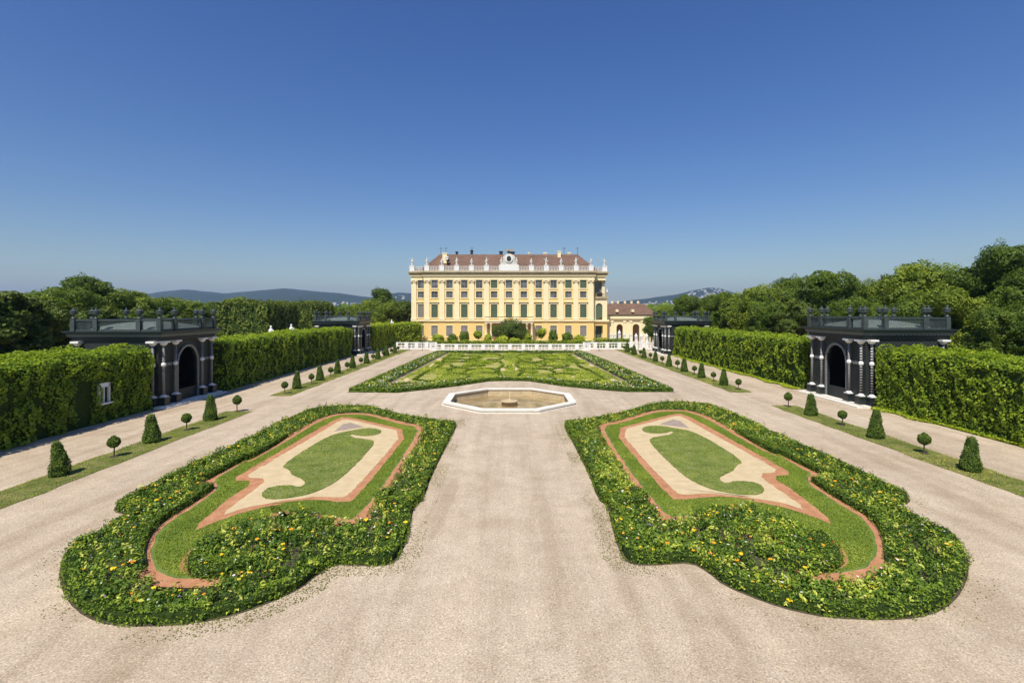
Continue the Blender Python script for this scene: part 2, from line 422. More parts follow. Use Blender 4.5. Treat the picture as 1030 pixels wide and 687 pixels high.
hole = gp(z1([(170, 134), (250, 117), (330, 92), (378, 79), (430, 77), (490, 79), (560, 103), (640, 149), (735, 202), (824, 245)])
             + z2([(75, 49), (150, 89), (215, 122), (284, 158), (258, 182), (300, 213), (345, 241), (400, 273), (445, 303), (485, 348), (505, 400)])) + \
       gp(z2([(494, 455), (440, 478), (380, 488), (300, 493), (232, 486), (245, 462), (300, 455), (330, 435), (328, 395), (305, 360), (262, 325), (200, 292), (130, 268), (40, 248), (0, 240)])
             + z1([(740, 402), (650, 393), (570, 400), (500, 425), (450, 448), (404, 456)]), .33) + gp(z1([(346, 402), (294, 338), (244, 264), (198, 192)]))
ihedge1 = gp(z1([(660, 150), (735, 196), (824, 238)]) + z2([(80, 45), (150, 82), (220, 118), (290, 152)]), .1)
ihedge2 = gp(z2([(262, 176), (305, 205), (352, 234), (410, 266), (460, 298), (500, 342), (520, 395), (515, 440)]), .1)
bed_in = red_out
red_in = gp(z1([(228, 148), (330, 120), (440, 92), (472, 92), (560, 138), (690, 212), (824, 282)]) + z2([(60, 88), (120, 118), (195, 158), (112, 163), (200, 216), (345, 332), (240, 292), (130, 258), (0, 238)])
            + z1([(740, 392), (660, 384), (570, 378), (450, 394), (425, 380), (330, 275)]))
sand = gp(z1([(248, 150), (350, 124), (440, 100), (466, 100), (540, 144), (670, 216), (806, 288)]) + z2([(30, 84), (90, 116), (150, 150), (68, 156), (130, 200), (246, 282), (150, 250), (80, 240), (0, 228)])
          + z1([(730, 382), (620, 376), (560, 368), (470, 376), (445, 366), (345, 262)]))
cres = gp(z2([(318, 372), (340, 388), (368, 422), (374, 450), (345, 474), (240, 484), (235, 466), (300, 455), (326, 436), (328, 410)]))
tri = gp(z1([(388, 129), (436, 112), (462, 118), (492, 142), (430, 134)]))
scroll = gp(z1([(325, 146), (345, 136), (390, 134), (435, 142), (485, 150), (540, 172), (610, 214), (682, 262), (655, 270), (648, 288), (628, 298), (600, 312), (596, 324), (612, 334), (632, 334),
                (640, 328), (700, 328), (740, 340), (755, 360), (735, 374), (690, 376), (620, 368), (560, 354), (505, 328), (470, 305), (430, 270), (385, 225), (345, 180), (400, 170), (430, 166), (438, 156), (430, 153), (410, 160), (375, 162), (340, 158)]))
swirl = gp(z2([(90, 388), (150, 416), (215, 438), (280, 442), (310, 428), (312, 400), (292, 368), (255, 335)]), .3)
cross1 = gp(z1([(195, 372), (240, 392), (290, 398), (330, 385), (332, 370), (300, 352)]), .2)
swirlb = gp(z1([(745, 545), (790, 575), (824, 590)]), .1)
whole_inner = red_out

def rough(poly, step=.25, amp=.035):
    out = []; n = len(poly)
    for i in range(n):
        a = Vector(poly[i]); c = Vector(poly[(i + 1) % n]); k = max(1, int((c - a).length / step)); t = (c - a)
        if t.length < 1e-5: continue
        q = Vector((-t.y, t.x)).normalized()
        for j in range(k): out.append(tuple(a + t * (j / k) + q * random.uniform(-amp, amp)))
    return out
def ribbon(name, poly, w, z, mat, label, cat):
    n = len(poly); vs = []; fs = []
    for i in range(n):
        t = (Vector(poly[(i + 1) % n]) - Vector(poly[i - 1])).normalized(); q = Vector((-t.y, t.x)) * w / 2 * random.uniform(.85, 1.12); p = Vector(poly[i])
        vs += [(p.x - q.x, p.y - q.y, z), (p.x + q.x, p.y + q.y, z)]
    for i in range(n): j = (i + 1) % n; fs.append((2 * i, 2 * j, 2 * j + 1, 2 * i + 1))
    o = MB().add(vs, fs).build(name, mat)
    for p in o.data.polygons:
        if p.normal.z < 0: p.flip()
    return tag(o, label, cat, kind='structure')
def bed(side, cx):
    if side > 0: mp = lambda p: p
    else: mp = lambda p: (-(4.05 + (p[0] - 4.16) * .935), p[1] * (1 - .045 * max(0, (abs(p[0]) - 4)) / 15))
    T = lambda poly: [mp(p) for p in poly]
    where = 'right' if side > 0 else 'left'
    out = T(chaikin(outline, 1)); ri = T(chaikin(red_out, 1)); rin = rough(T(chaikin(red_in, 1))); sd = rough(T(chaikin(sand, 1))); sc_ = rough(T(chaikin(scroll, 2)), .2, .03); ri = rough(ri, .35, .02); tr = T(tri)
    hl_ = T(chaikin(hole, 1))
    sheet('soil', out, .006, 'bed_soil', 'dark soil under the plants of the %s front flower bed' % where, 'soil')
    # grass band between the two red lines
    band = ri
    sheet('lawn', band, .05, 'bed_lawn', 'green grass band between the red grit lines of the %s front bed' % where, 'lawn', thick=.03)
    ribbon('red_gravel_strip', ri, .62, .056, 'red', 'outer red brick grit line framing the grass band of the %s front bed' % where, 'gravel strip')
    sheet('red_gravel_strip', rin, .062, 'red', 'inner red brick grit line around the pale sand of the %s front bed' % where, 'gravel strip')
    sheet('sand', sd, .067, 'sand', 'pale yellow sand field of the %s front bed' % where, 'sand')
    sheet('red_gravel_strip', rough(T(chaikin(cres, 2)), .3, .02), .064, 'red', 'short red grit crescent hugging the curled planting of the %s front bed' % where, 'gravel strip')
    sheet('slate_grit', tr, .072, 'slate', 'small grey grit triangle at the far tip of the sand of the %s bed' % where, 'grit')
    sheet('lawn', sc_, .10, 'scroll_lawn', 'S shaped grass scroll lying on the sand of the %s front bed' % where, 'lawn', thick=.035)
    # short grass blades
    for poly, z, nm in ((inset(ri, .42), .055, 'band'), (sc_, .10, 'scroll')):
        x, y = polyscatter(poly, int(area(poly) * (420 if nm == 'scroll' else 1300)), (rin,) if nm == 'band' else ())
        P = np.stack([x, y, np.full(len(x), z + .008)], 1)
        if nm == 'band':
            k = inpoly(x, y, rin) | ~inpoly(x, y, hl_); P = P[~k]
        tn = .2 + .6 * vnoise(P, .8, 9) * RNG.uniform(.3, 1.3, len(P))
        o = link('grass', leaf_mesh('grass_blades', P, np.tile([0, 0, .6], (len(P), 1)), .065, tn, 1.2, .4), None, M['blade'])
        tag(o, 'short mown grass blades on the %s of the %s front bed' % ('grass band' if nm == 'band' else 'S scroll', where), 'grass', kind='stuff')
    # edging hedges: outside and inside
    e = edging('box_hedge', inset(out, .3), .5, .3, True, 260, .075, rag=2.2)
    tag(e, 'low clipped box hedge running all round the outer edge of the %s front bed' % where, 'hedge', 'low box hedges of the front beds')
    for pth, nm in ((ihedge1, 'straight inner box hedge along the far outer side of the %s front bed'), (ihedge2, 'bent inner box hedge round the outside of the red crescent of the %s front bed')):
        e = edging('box_hedge', T(chaikin(pth, 2, False)), .5, .38, False, 240, .07)
        tag(e, nm % where, 'hedge', 'low box hedges of the front beds')
    e = edging('box_hedge', T(chaikin(swirl, 2, False)), .8, .34, False, 240, .075)
    tag(e, 'curled box hedge hooking round the red crescent of the %s front bed' % where, 'hedge', 'low box hedges of the front beds')
    e = edging('box_hedge', T(chaikin(cross1, 2, False)), .6, .4, False, 260, .07)
    tag(e, 'short curved box hedge bridging the inner corner of the %s front bed' % where, 'hedge', 'low box hedges of the front beds')
    # bedding plants
    inn = inset(out, .18)
    n = int(area(inn) * 22)
    x, y = polyscatter(inn, n * 2, (hl_,))
    # clumpiness by species noise
    p3 = np.stack([x, y, np.zeros(len(x))], 1)
    sp = vnoise(p3, .75, 5 + cx); hh = vnoise(p3, .9, 8 + cx)
    keep = RNG.uniform(0, 1, len(x)) < .75 + .25 * sp
    x = x[keep]; y = y[keep]; sp = sp[keep]; hh = hh[keep]; m = len(x)
    rad = RNG.uniform(.11, .24, m); hgt = (.14 + .42 * hh) * RNG.uniform(.55, 1.3, m)
    nl = 15
    th = RNG.uniform(0, 2 * PI, (m, nl)); rr = np.sqrt(RNG.uniform(0, 1, (m, nl))) * rad[:, None]
    zz = hgt[:, None] * (1 - .7 * (rr / rad[:, None]) ** 2) * RNG.uniform(.55, 1.08, (m, nl)) + .02
    P = np.stack([x[:, None] + rr * np.cos(th), y[:, None] + rr * np.sin(th), zz], 2).reshape(-1, 3)
    N = np.stack([np.cos(th) * rr / rad[:, None] * .9, np.sin(th) * rr / rad[:, None] * .9, np.full((m, nl), .8)], 2).reshape(-1, 3)
    tb = np.clip(-.05 + .95 * sp + RNG.normal(0, .15, m), 0, 1); tb[(RNG.uniform(0, 1, m) < .11) & (vnoise(p3[keep], .9, 55) > .5)] = .93; tb[RNG.uniform(0, 1, m) < .03] = .9
    tint = np.clip(np.repeat(tb, nl) + RNG.normal(0, .10, m * nl), 0, 1)
    ls = np.repeat(.06 + .12 * vnoise(p3[keep], 1.1, 91) * RNG.uniform(.6, 1.3, m), nl)
    o = link('flowering_plants', leaf_mesh('bedding', P, N, ls, tint, .75, .5), None, M['bedleaf'])
    tag(o, 'mixed leafy bedding plants filling the %s front bed around its grass band' % where, 'plants', kind='stuff')
    # taller leafy shoots
    sel = RNG.choice(m, int(m * .10)); ns = len(sel); nq = 16
    f_ = RNG.uniform(.25, 1, (ns, nq)); top = (hgt[sel] + RNG.uniform(.12, .3, ns))[:, None]; th2 = RNG.uniform(0, 2 * PI, (ns, nq))
    P2 = np.stack([x[sel][:, None] + np.cos(th2) * .09, y[sel][:, None] + np.sin(th2) * .09, top * f_], 2).reshape(-1, 3)
    N2 = np.stack([np.cos(th2) * .5, np.sin(th2) * .5, np.full((ns, nq), .7)], 2).reshape(-1, 3)
    t2 = np.clip(np.repeat(RNG.choice([.15, .35, .8, .95], ns), nq) + RNG.normal(0, .08, ns * nq), 0, 1)
    o = link('leafy_shoots', leaf_mesh('shoots', P2, N2, .15, t2, .5, .38), None, M['bedleaf'])
    tag(o, 'taller long leaved shoots standing out of the %s front bed' % where, 'plants', kind='stuff')
    # blossoms
    nf = int(m * .12); idx = RNG.choice(m, nf); kind = vnoise(np.stack([x[idx], y[idx], np.zeros(nf)], 1), .45, 31)
    q = np.clip(kind * .9 + RNG.normal(0, .25, nf), 0, 1)
    per = 6
    cx_ = x[idx] + RNG.normal(0, .05, nf); cy_ = y[idx] + RNG.normal(0, .05, nf); cz_ = hgt[idx] + .03
    sz = np.where(q < .42, RNG.uniform(.04, .10, nf), RNG.uniform(.025, .055, nf)) * np.where(RNG.uniform(0, 1, nf) < .6, .7, 1.1)
    a = np.tile(np.arange(per) * 2 * PI / per, (nf, 1)) + RNG.uniform(0, 6, (nf, 1))
    P = np.stack([cx_[:, None] + np.cos(a) * sz[:, None] * .5, cy_[:, None] + np.sin(a) * sz[:, None] * .5, cz_[:, None] + RNG.uniform(-.01, .01, (nf, per))], 2).reshape(-1, 3)
    o = link('flowers', leaf_mesh('blossoms', P, np.tile([0, -.2, 1.0], (nf * per, 1)), np.repeat(sz, per), np.repeat(q, per), .45, .8), None, M['petal'])
    tag(o, 'small yellow, orange and white blossoms dotted over the %s front bed' % where, 'flowers', kind='stuff')
    # weeds seeded in the gravel round the bed
    big = inset(out, -.75)
    x, y = polyscatter(big, 170000, (out,))
    p3 = np.stack([x, y, np.full(len(x), .012)], 1)
    nz = vnoise(p3, .45, 71 + cx); k = (nz > .3) & (RNG.uniform(0, 1, len(x)) < (nz - .27) * 1.2) & ((x * (1 if side > 0 else -1) < 11) | (RNG.uniform(0, 1, len(x)) < .2)); p3 = p3[k]
    o = link('weeds', leaf_mesh('weeds', p3, np.tile([0, 0, 1.0], (len(p3), 1)), .055, RNG.uniform(0, 1, len(p3)), .5), None, M['weed'])
    tag(o, 'sparse yellow green weeds in the gravel round the %s front bed' % where, 'weeds', kind='stuff')
bed(1, 0); bed(-1, 3)

# ------------------------------------------------------------------ grass strips with topiary
def jag(x0, x1, y0, y1, step=1.2, amp=.13):
    n = max(2, int((y1 - y0) / step)); L = []; Rr = []
    for i in range(n + 1):
        y = y0 + (y1 - y0) * i / n
        L.append((x0 + random.uniform(-amp, amp), y)); Rr.append((x1 + random.uniform(-amp, amp), y))
    return L + Rr[::-1]
strips = [(-25.4, -23.1, 12, 45.6, 'left', 'near'), (-25.4, -23.2, 54, 119, 'left', 'far'), (24.9, 27.2, 12, 48.4, 'right', 'near'), (24.6, 26.9, 56.3, 119, 'right', 'far')]
for x0, x1, y0, y1, sd, nr in strips:
    poly = jag(x0, x1, y0, y1)
    sheet('grass_strip', poly, .03, 'strip_lawn', '%s part of the dry grass strip under the clipped trees on the %s' % (nr, sd), 'grass strip', thick=.028)
    x, y = polyscatter(inset(poly, -.1), int(area(poly) * (160 if nr == 'near' else 60)))
    P = np.stack([x, y, np.full(len(x), .045)], 1); tn = vnoise(P, .5, 9)
    o = link('grass', leaf_mesh('tufts', P, np.tile([0, 0, .6], (len(P), 1)), .08 if nr == 'near' else .12, tn, 1.2, .35), None, M['blade'])
    tag(o, 'dry grass tufts on the %s part of the %s tree strip' % (nr, sd), 'grass', kind='stuff')

def cone_parts(seed, wonk=0):
    h = 1.95; prof = [(.46, .04), (.50, .18), (.45, .5), (.39, .85), (.325, 1.2), (.265, 1.5), (.21, 1.75), (.15, 1.9), (.04, 1.97)]
    N = 5200; z = RNG.uniform(0.02, 1.97, N); rz = np.interp(z, [p[1] for p in prof], [p[0] for p in prof])
    k = RNG.uniform(0, .6, N) < rz + .1; z = z[k]; rz = rz[k]; N = len(z)
    th = RNG.uniform(0, 2 * PI, N)
    P = np.stack([rz * np.cos(th), rz * np.sin(th), z], 1)
    nz = vnoise(P, 4, seed); P[:, :2] *= (1 + (nz - .5) * .36)[:, None]
    if wonk: P[:, 0] += .12 * np.sin(z * 2.4) * wonk
    P += RNG.normal(0, .03, P.shape)
    Nn = np.stack([np.cos(th), np.sin(th), np.full(N, .25) + (z > 1.75)], 1)
    me = leaf_mesh('cone_leaves', P, Nn, .10, .1 + .75 * nz * RNG.uniform(.3, 1.5, N), .9, .5)
    b = MB(); pr = [(r * .86, z_) for r, z_ in prof[:-1]]; b.lathe(pr, n=12)
    if wonk: b.v = [(x + .12 * math.sin(z * 2.4) * wonk, y, z) for x, y, z in b.v]
    return me, b
def make_cone(seed, loc, wonk=0):
    e = empty('cone_topiary', loc); me, b = cone_parts(seed, wonk)
    f = link('foliage', me, e, M['yew']); c = b.build('core', 'core', f, True)
    MB().lathe([(.07, 0), (.06, .12)], n=7).build('trunk', 'bark', e); return e
def make_ball(seed, loc, pt=.1):
    e = empty('ball_topiary', loc); N = 2600
    v = RNG.normal(size=(N, 3)); v /= np.linalg.norm(v, axis=1)[:, None]
    nz = vnoise(v, 3, seed); P = v * (.34 * (1 + (nz - .5) * .25))[:, None]
    P[:, 2] = np.where(P[:, 2] > .15, P[:, 2] * (1 + 3 * pt * np.clip(1 - np.hypot(P[:, 0], P[:, 1]) / .2, 0, 1)), P[:, 2]); P[:, 2] += .92
    f = link('foliage', leaf_mesh('ball_leaves', P, v, .085, .1 + .75 * nz * RNG.uniform(.3, 1.5, N), .9, .5), e, M['yew'])
    b = MB(); b.lathe([(.29 * math.sin(a), .92 - .29 * math.cos(a)) for a in np.linspace(.1, PI - .1, 8)], n=10); b.build('core', 'core', f, True)
    b = MB().tube((0, 0, 0), (.02, 0, .7), .045, .035, 7); b.build('trunk', 'bark', e)
    MB().lathe([(.24, .03), (.20, .055)], n=12).build('soil_ring', 'bed_soil', e)
    return e
ORD = ['first', 'second', 'third', 'fourth', 'fifth', 'sixth', 'seventh', 'eighth', 'ninth', 'tenth', 'eleventh', 'twelfth', 'thirteenth']
cones = {'left': [27.8, 34.9, 41.9, 59, 66, 73, 80, 87.5, 95, 102, 109], 'right': [28.6, 36, 43.9, 61.6, 68.6, 75.6, 82.7, 90, 97.5, 105, 111.5]}
balls = {'left': [31.4, 38.4, 45.6, 55.5, 62.6, 69.6, 76.6, 84, 91, 98.5, 105.5, 112], 'right': [32.1, 40, 47.8, 58.2, 65, 72, 79, 86.5, 94, 101, 108.5, 114.5]}
pc = [make_cone(1, (0, 0, 0), 1.0), make_cone(2, (0, 0, 0)), make_cone(3, (0, 0, 0), .3)]; pb = [make_ball(4, (0, 0, 0)), make_ball(5, (0, 0, 0), .02)]
used = set()
for sd, X in (('left', -24.6), ('right', 26.0)):
    for i, y in enumerate(cones[sd]):
        xx = X + random.uniform(-.1, .1); xx = -.3 * (y - 60) / 60 + xx if sd == 'right' and y > 60 else xx
        k = 0 if (sd, i) == ('left', 0) else random.choice((1, 2)); s = random.uniform(.93, 1.06)
        sw = random.uniform(.9, 1.08)
        if k not in used: used.add(k); o = pc[k]; o.location = (xx, y, .03); o.scale = (s * sw, s * sw, s)
        else: o = copy_thing(pc[k], (xx, y, .03), None, random.uniform(0, 6), (s * sw, s * sw, s))
        lab = 'nearest and bushiest dark green clipped cone, leaning, on the left grass strip' if (sd, i) == ('left', 0) else \
            'dark green clipped cone, %s from the front in the row on the %s grass strip' % (ORD[i], sd)
        tag(o, lab, 'topiary', 'clipped cones along the grass strips')
    for i, y in enumerate(balls[sd]):
        xx = X + .15 + random.uniform(-.1, .1); xx = -.3 * (y - 60) / 60 + xx if sd == 'right' and y > 60 else xx
        k = 3 + (i % 2); s = random.uniform(.92, 1.08)
        if k not in used: used.add(k); o = pb[k - 3]; o.location = (xx, y, .03); o.scale = (s, s, s)
        else: o = copy_thing(pb[k - 3], (xx, y, .03), None, random.uniform(0, 6), (s, s, s))
        tag(o, 'small clipped ball tree on a stem, %s from the front on the %s strip' % (ORD[i], sd), 'topiary', 'clipped ball trees along the grass strips')

# ------------------------------------------------------------------ big leafy hedges
def hedge(name, x0, x1, y0, y1, h, dens, ls, label, seed, mat='vine', rnd=.7, holes=(), group='tall leafy hedges along the garden', amp=.75, faces='xXyYt', ang=0, pivot=None, tb=0.0):
    e = empty(name, ((x0 + x1) / 2, (y0 + y1) / 2, 0)); cx, cy = (x0 + x1) / 2, (y0 + y1) / 2
    W = x1 - x0; L = y1 - y0
    parts = []
    def face(kind, area_):
        n = int(area_ * dens); a = RNG.uniform(0, 1, n); c = RNG.uniform(0, 1, n)
        if kind == 'x': P = np.stack([np.full(n, -W / 2), (a - .5) * L, c * h], 1); N = (-1, 0, 0)
        if kind == 'X': P = np.stack([np.full(n, W / 2), (a - .5) * L, c * h], 1); N = (1, 0, 0)
        if kind == 'y': P = np.stack([(a - .5) * W, np.full(n, -L / 2), c * h], 1); N = (0, -1, 0)
        if kind == 'Y': P = np.stack([(a - .5) * W, np.full(n, L / 2), c * h], 1); N = (0, 1, 0)
        if kind == 't': P = np.stack([(a - .5) * W, (c - .5) * L, np.full(n, h)], 1); N = (0, 0, 1)
        return P, np.tile(np.array(N, float), (n, 1))
    for k in faces:
        parts.append(face(k, {'x': L * h, 'X': L * h, 'y': W * h, 'Y': W * h, 't': W * L}[k]))
    P = np.concatenate([p[0] for p in parts]); N = np.concatenate([p[1] for p in parts])
    # round the shoulders
    dx = np.clip(np.abs(P[:, 0]) - (W / 2 - rnd), 0, rnd); dz = np.clip(P[:, 2] - (h - rnd), 0, rnd)
    rr = np.hypot(dx, dz); k = (dx > 0) & (dz > 0) & (rr > rnd)
    f = np.where(k, rnd / np.maximum(rr, 1e-6), 1)
    sx = np.sign(P[:, 0]); P[:, 0] = np.where(k, sx * (W / 2 - rnd + dx * f), P[:, 0]); P[:, 2] = np.where(k, h - rnd + dz * f, P[:, 2])
    N[k] = np.stack([sx * dx, np.zeros(len(P)), dz], 1)[k] / rnd
    Q = P * np.array([.7, .7, .32]); n1 = vnoise(Q, 1.1, seed); n2 = vnoise(P, 1.6, seed + 1); n3 = vnoise(P, 3.6, seed + 2)
    disp = (n1 - .5) * amp + (n2 - .5) * amp * .8 + (n3 - .5) * amp * .45 + RNG.normal(0, .05, len(P))
    keep = (n1 * .5 + n2 * .5 > .27)
    for (hy0, hy1, hz0, hz1) in holes:
        keep &= ~((P[:, 1] + cy > hy0) & (P[:, 1] + cy < hy1) & (P[:, 2] > hz0) & (P[:, 2] < hz1) & (np.abs(N[:, 0]) > .5))
    P = P + N * disp[:, None]
    P = P[keep]; N = N[keep]; n1 = n1[keep]; n2 = n2[keep]; n3 = n3[keep]
    N[:, 2] += .25
    tint = .05 + tb + .45 * n2 + .35 * n3 * RNG.uniform(0, 1.6, len(P)) + RNG.normal(0, .1, len(P))
    link('foliage', leaf_mesh('hedge_leaves', P, N, ls, tint, .75, .75), e, M[mat])
    b = MB(); i = .28
    prof = [(-W / 2 + i, 0), (-W / 2 + i, h - rnd), (-W / 2 + rnd, h - i), (W / 2 - rnd, h - i), (W / 2 - i, h - rnd), (W / 2 - i, 0)]
    b.wallpoly(prof, -L / 2 + i, L / 2 - i); b.build('dark_core', 'core', e)  # solid dark body added behind the leaves, keeps light from passing
    if ang: e.rotation_euler = (0, 0, ang)
    return tag(e, label, 'hedge', group)
h1 = hedge('leafy_hedge', -38, -32.7, 10, 46.6, 5.55, 115, .175, 'tall vine clad arcade hedge, nearest on the left, with a white window opening', 1, holes=((40.75, 41.8, 1.5, 3.2), (38.6, 39.9, 0, 3.6)))
hedge('leafy_hedge', -37, -31.9, 57.2, 103.3, 5.6, 55, .21, 'long vine hedge on the left between the two dark pavilions', 2, tb=.06)
hedge('leafy_hedge', -34.5, -30.4, 113.8, 133, 5.7, 40, .26, 'vine hedge on the left just behind the far dark pavilion', 3, tb=.25)
hedge('leafy_hedge', -30.9, -27.2, 131, 143.2, 5.7, 40, .26, 'last vine hedge on the left, ending against the yellow palace', 4, ang=R(-34), tb=.25)
hedge('leafy_hedge', 34.1, 39.3, 10, 47.1, 5.5, 115, .175, 'tall vine hedge, nearest on the right, in full sun', 5)
hedge('leafy_hedge', 33.4, 38.6, 58.4, 103.3, 5.6, 55, .21, 'long vine hedge on the right between the two dark pavilions', 6, tb=.05)
# white window frame in the trellis of the near left hedge
e = h1
def in_hedge(b, name, mat, root):
    o = b.build(name, mat, root); return o
hx, hy = h1.location.x, h1.location.y
b = MB(); b.m = lambda x, y, z: (x - hx, y - hy, z)
b.box(-33.0, -32.8, 40.7, 40.82, 1.6, 3.1); b.box(-33.0, -32.8, 41.72, 41.84, 1.6, 3.1); b.box(-33.0, -32.6, 40.6, 41.95, 1.48, 1.6); b.box(-33.0, -32.8, 40.75, 41.8, 2.85, 3.2)
b.box(-32.98, -32.85, 41.22, 41.3, 1.6, 2.85)
in_hedge(b, 'window_frame', 'white', h1)
# creeping leaves at the foot of the right hedges
for (xa, y0, y1, nm) in ((34.1, 16, 46.8, 'near'), (33.3, 58.5, 103, 'far')):
    n = int((y1 - y0) * 260); y = RNG.uniform(y0, y1, n); w = .5 + 1.0 * vnoise(np.stack([y, y * 0, y * 0], 1), .5, 3)
    x = xa - w * RNG.uniform(0, 1, n) ** .8 + .3
    P = np.stack([x, y, RNG.uniform(.02, .2, n)], 1)
    tag(link('ground_cover', leaf_mesh('creeper', P, np.tile([0, 0, 1.], (n, 1)), .15, RNG.uniform(.5, 1, n), .6, .75), None, M['vine']),
        'bright creeping leaves at the foot of the %s right hedge' % nm, 'ground cover', kind='stuff')

# ------------------------------------------------------------------ fountain
fe = empty('fountain', (FC[0], FC[1], 0))
def loc8(r): return [(x - FC[0], y - FC[1]) for x, y in octo(r)]
def ring8(b, ro, ri, z0, z1):
    o = loc8(ro); i = loc8(ri)
    vs = [(x, y, z0) for x, y in o] + [(x, y, z1) for x, y in o] + [(x, y, z0) for x, y in i] + [(x, y, z1) for x, y in i]
    fs = []
    for k in range(8):
        j = (k + 1) % 8
        fs += [(k, j, 8 + j, 8 + k), (8 + k, 8 + j, 24 + j, 24 + k), (24 + k, 24 + j, 16 + j, 16 + k), (16 + k, 16 + j, j, k)]
    b.add(vs, fs)
b = MB(); ring8(b, 6.4, 5.7, .19, .31); b.build('coping', 'stone', fe)
b = MB(); ring8(b, 6.28, 6.02, -.1, .188); b.build('outer_wall', 'stone', fe)
b = MB(); ring8(b, 6.5, 6.29, -.05, .06); b.build('step', 'stone', fe)
b = MB(); ring8(b, 5.97, 5.8, -.6, .187); b.build('basin_wall', 'basin', fe)
b = MB(); b.prism(loc8(5.79), -.65, -.5); b.build('basin_floor', 'basin', fe)
b = MB(); b.prism(loc8(5.5), -.49, -.44); b.build('water', 'water', fe)
b = MB(); b.lathe([(.8, -.45), (.78, -.12), (.92, -.08), (.92, 0), (.7, .03), (.45, .05), (.2, .08), (.1, .16), (.03, .2)], n=20); b.build('pedestal', 'basin', fe, True)
b = MB(); b.tube((0, 0, .3), (0, 0, 1.0), .03, .02); b.build('jet_nozzle', 'stone', fe)
tag(fe, 'octagonal pale stone fountain basin in the middle of the walks', 'fountain')

# ------------------------------------------------------------------ middle parterre
par_out = [G(349, 394.6), G(400, 395.2), G(430, 392.0), G(460, 388.6), (-2.6, 65.2), (0, 65.6), (2.6, 65.2), G(565, 388.6), G(595, 391.6), G(630, 394.4), G(679, 394.4),
           (17.2, 90), (15.8, 112), (8, 112), (0, 112), (-8, 112), (-15.8, 112), (-17, 90)]
par_out = [par_out[0]] + par_out[1:]
sheet('soil', par_out, .006, 'bed_soil', 'soil of the large middle parterre in front of the white railing', 'soil')
def Q(px, py): return G(px, py)
pin = [(-15.1, 60.9), (-6, 63.8), (0, 68), (6, 63.8), (15.1, 60.9), (13.4, 109), (-13.4, 109)]
sheet('parterre_path', pin, .02, 'path_beige', 'narrow grit line inside the flower border of the middle parterre', 'path')
pin2 = inset(pin, .6)
sheet('lawn', pin2, .05, 'par_lawn', 'yellow green lawn of the middle parterre', 'lawn', thick=.04)
e = edging('box_hedge', inset(par_out, .35), .6, .42, True, 60, .15)
tag(e, 'low box hedge round the large middle parterre', 'hedge')
# flower border
inn = inset(par_out, .6); m0 = int(area(inn) * 10)
x, y = polyscatter(inn, m0, (pin,)); p3 = np.stack([x, y, x * 0], 1); sp = vnoise(p3, .5, 41); m = len(x); nl = 9
rad = RNG.uniform(.2, .35, m); hg = (.25 + .3 * vnoise(p3, .8, 42))
th = RNG.uniform(0, 2 * PI, (m, nl)); rr = np.sqrt(RNG.uniform(0, 1, (m, nl))) * rad[:, None]
P = np.stack([x[:, None] + rr * np.cos(th), y[:, None] + rr * np.sin(th), hg[:, None] * RNG.uniform(.5, 1.1, (m, nl))], 2).reshape(-1, 3)
tint = np.clip(np.repeat(.15 + .5 * sp + RNG.normal(0, .2, m), nl) + RNG.normal(0, .1, m * nl), 0, 1)
tag(link('flowering_plants', leaf_mesh('bedding', P, np.tile([0, 0, .9], (m * nl, 1)), .2, tint, .8, .55), None, M['bedleaf']), 'leafy flower border round the middle parterre', 'plants', kind='stuff')
nf = 1400; idx = RNG.choice(m, nf); P = np.stack([x[idx], y[idx], hg[idx] + .08], 1); q = np.where(RNG.uniform(0, 1, nf) < .7, RNG.uniform(.43, .75, nf), RNG.uniform(0, .3, nf))
tag(link('flowers', leaf_mesh('blossoms', P, np.tile([0, -.3, 1.0], (nf, 1)), .13, q, .4, .8), None, M['petal']), 'pale blossoms in the border of the middle parterre', 'flowers', kind='stuff')
# scrollwork of box inside
def spiral(cx, cy, r0, r1, a0, a1, n=22, sy=1.5):
    return [(cx + (r0 + (r1 - r0) * t) * math.cos(a0 + (a1 - a0) * t), cy + sy * (r0 + (r1 - r0) * t) * math.sin(a0 + (a1 - a0) * t)) for t in np.linspace(0, 1, n)]
curls = [spiral(-8.3, 70, 4.6, 1.0, -2.6, 2.4), spiral(-3.4, 75, 3.2, .8, 3.4, -2.2), spiral(-8.5, 84, 4.3, 1.0, 2.8, -3.0), spiral(-3.6, 92, 3.0, .7, -3.4, 2.2), spiral(-8.3, 99, 4.2, .9, -2.8, 3.0),
         [(-12.4, 66), (-12.2, 76), (-11, 82), (-11.9, 90), (-12, 104)], [(-1.2, 70), (-2.2, 76), (-.8, 84), (-2.2, 92), (-1, 100), (-3, 106), (-9, 107)]]
curls += [spiral(-8.4, 77, 2.2, .5, 0, 4.4), spiral(-8.6, 91.5, 2.4, .5, 3, -1.5), spiral(-4.6, 84, 1.9, .5, 1, 6)]
k = 0
for mx in (1, -1):
    for c in curls:
        p = [(x * mx, y) for x, y in (chaikin(c, 2, False) if len(c) < 12 else c)]
        e = edging('box_scroll', p, .5, .24, False, 60, .15, 'parbox', rag=2)
        tag(e, ['light', 'curling', 'hooked', 'broad', 'round', 'long', 'winding', 'tight', 'small', 'snail shaped'][k % 10] + ' box scroll in the %s half of the middle parterre, %s from the fountain' % ('left' if mx > 0 else 'right', ORD[k % 10]), 'hedge', 'box scrolls of the middle parterre')
        k += 1
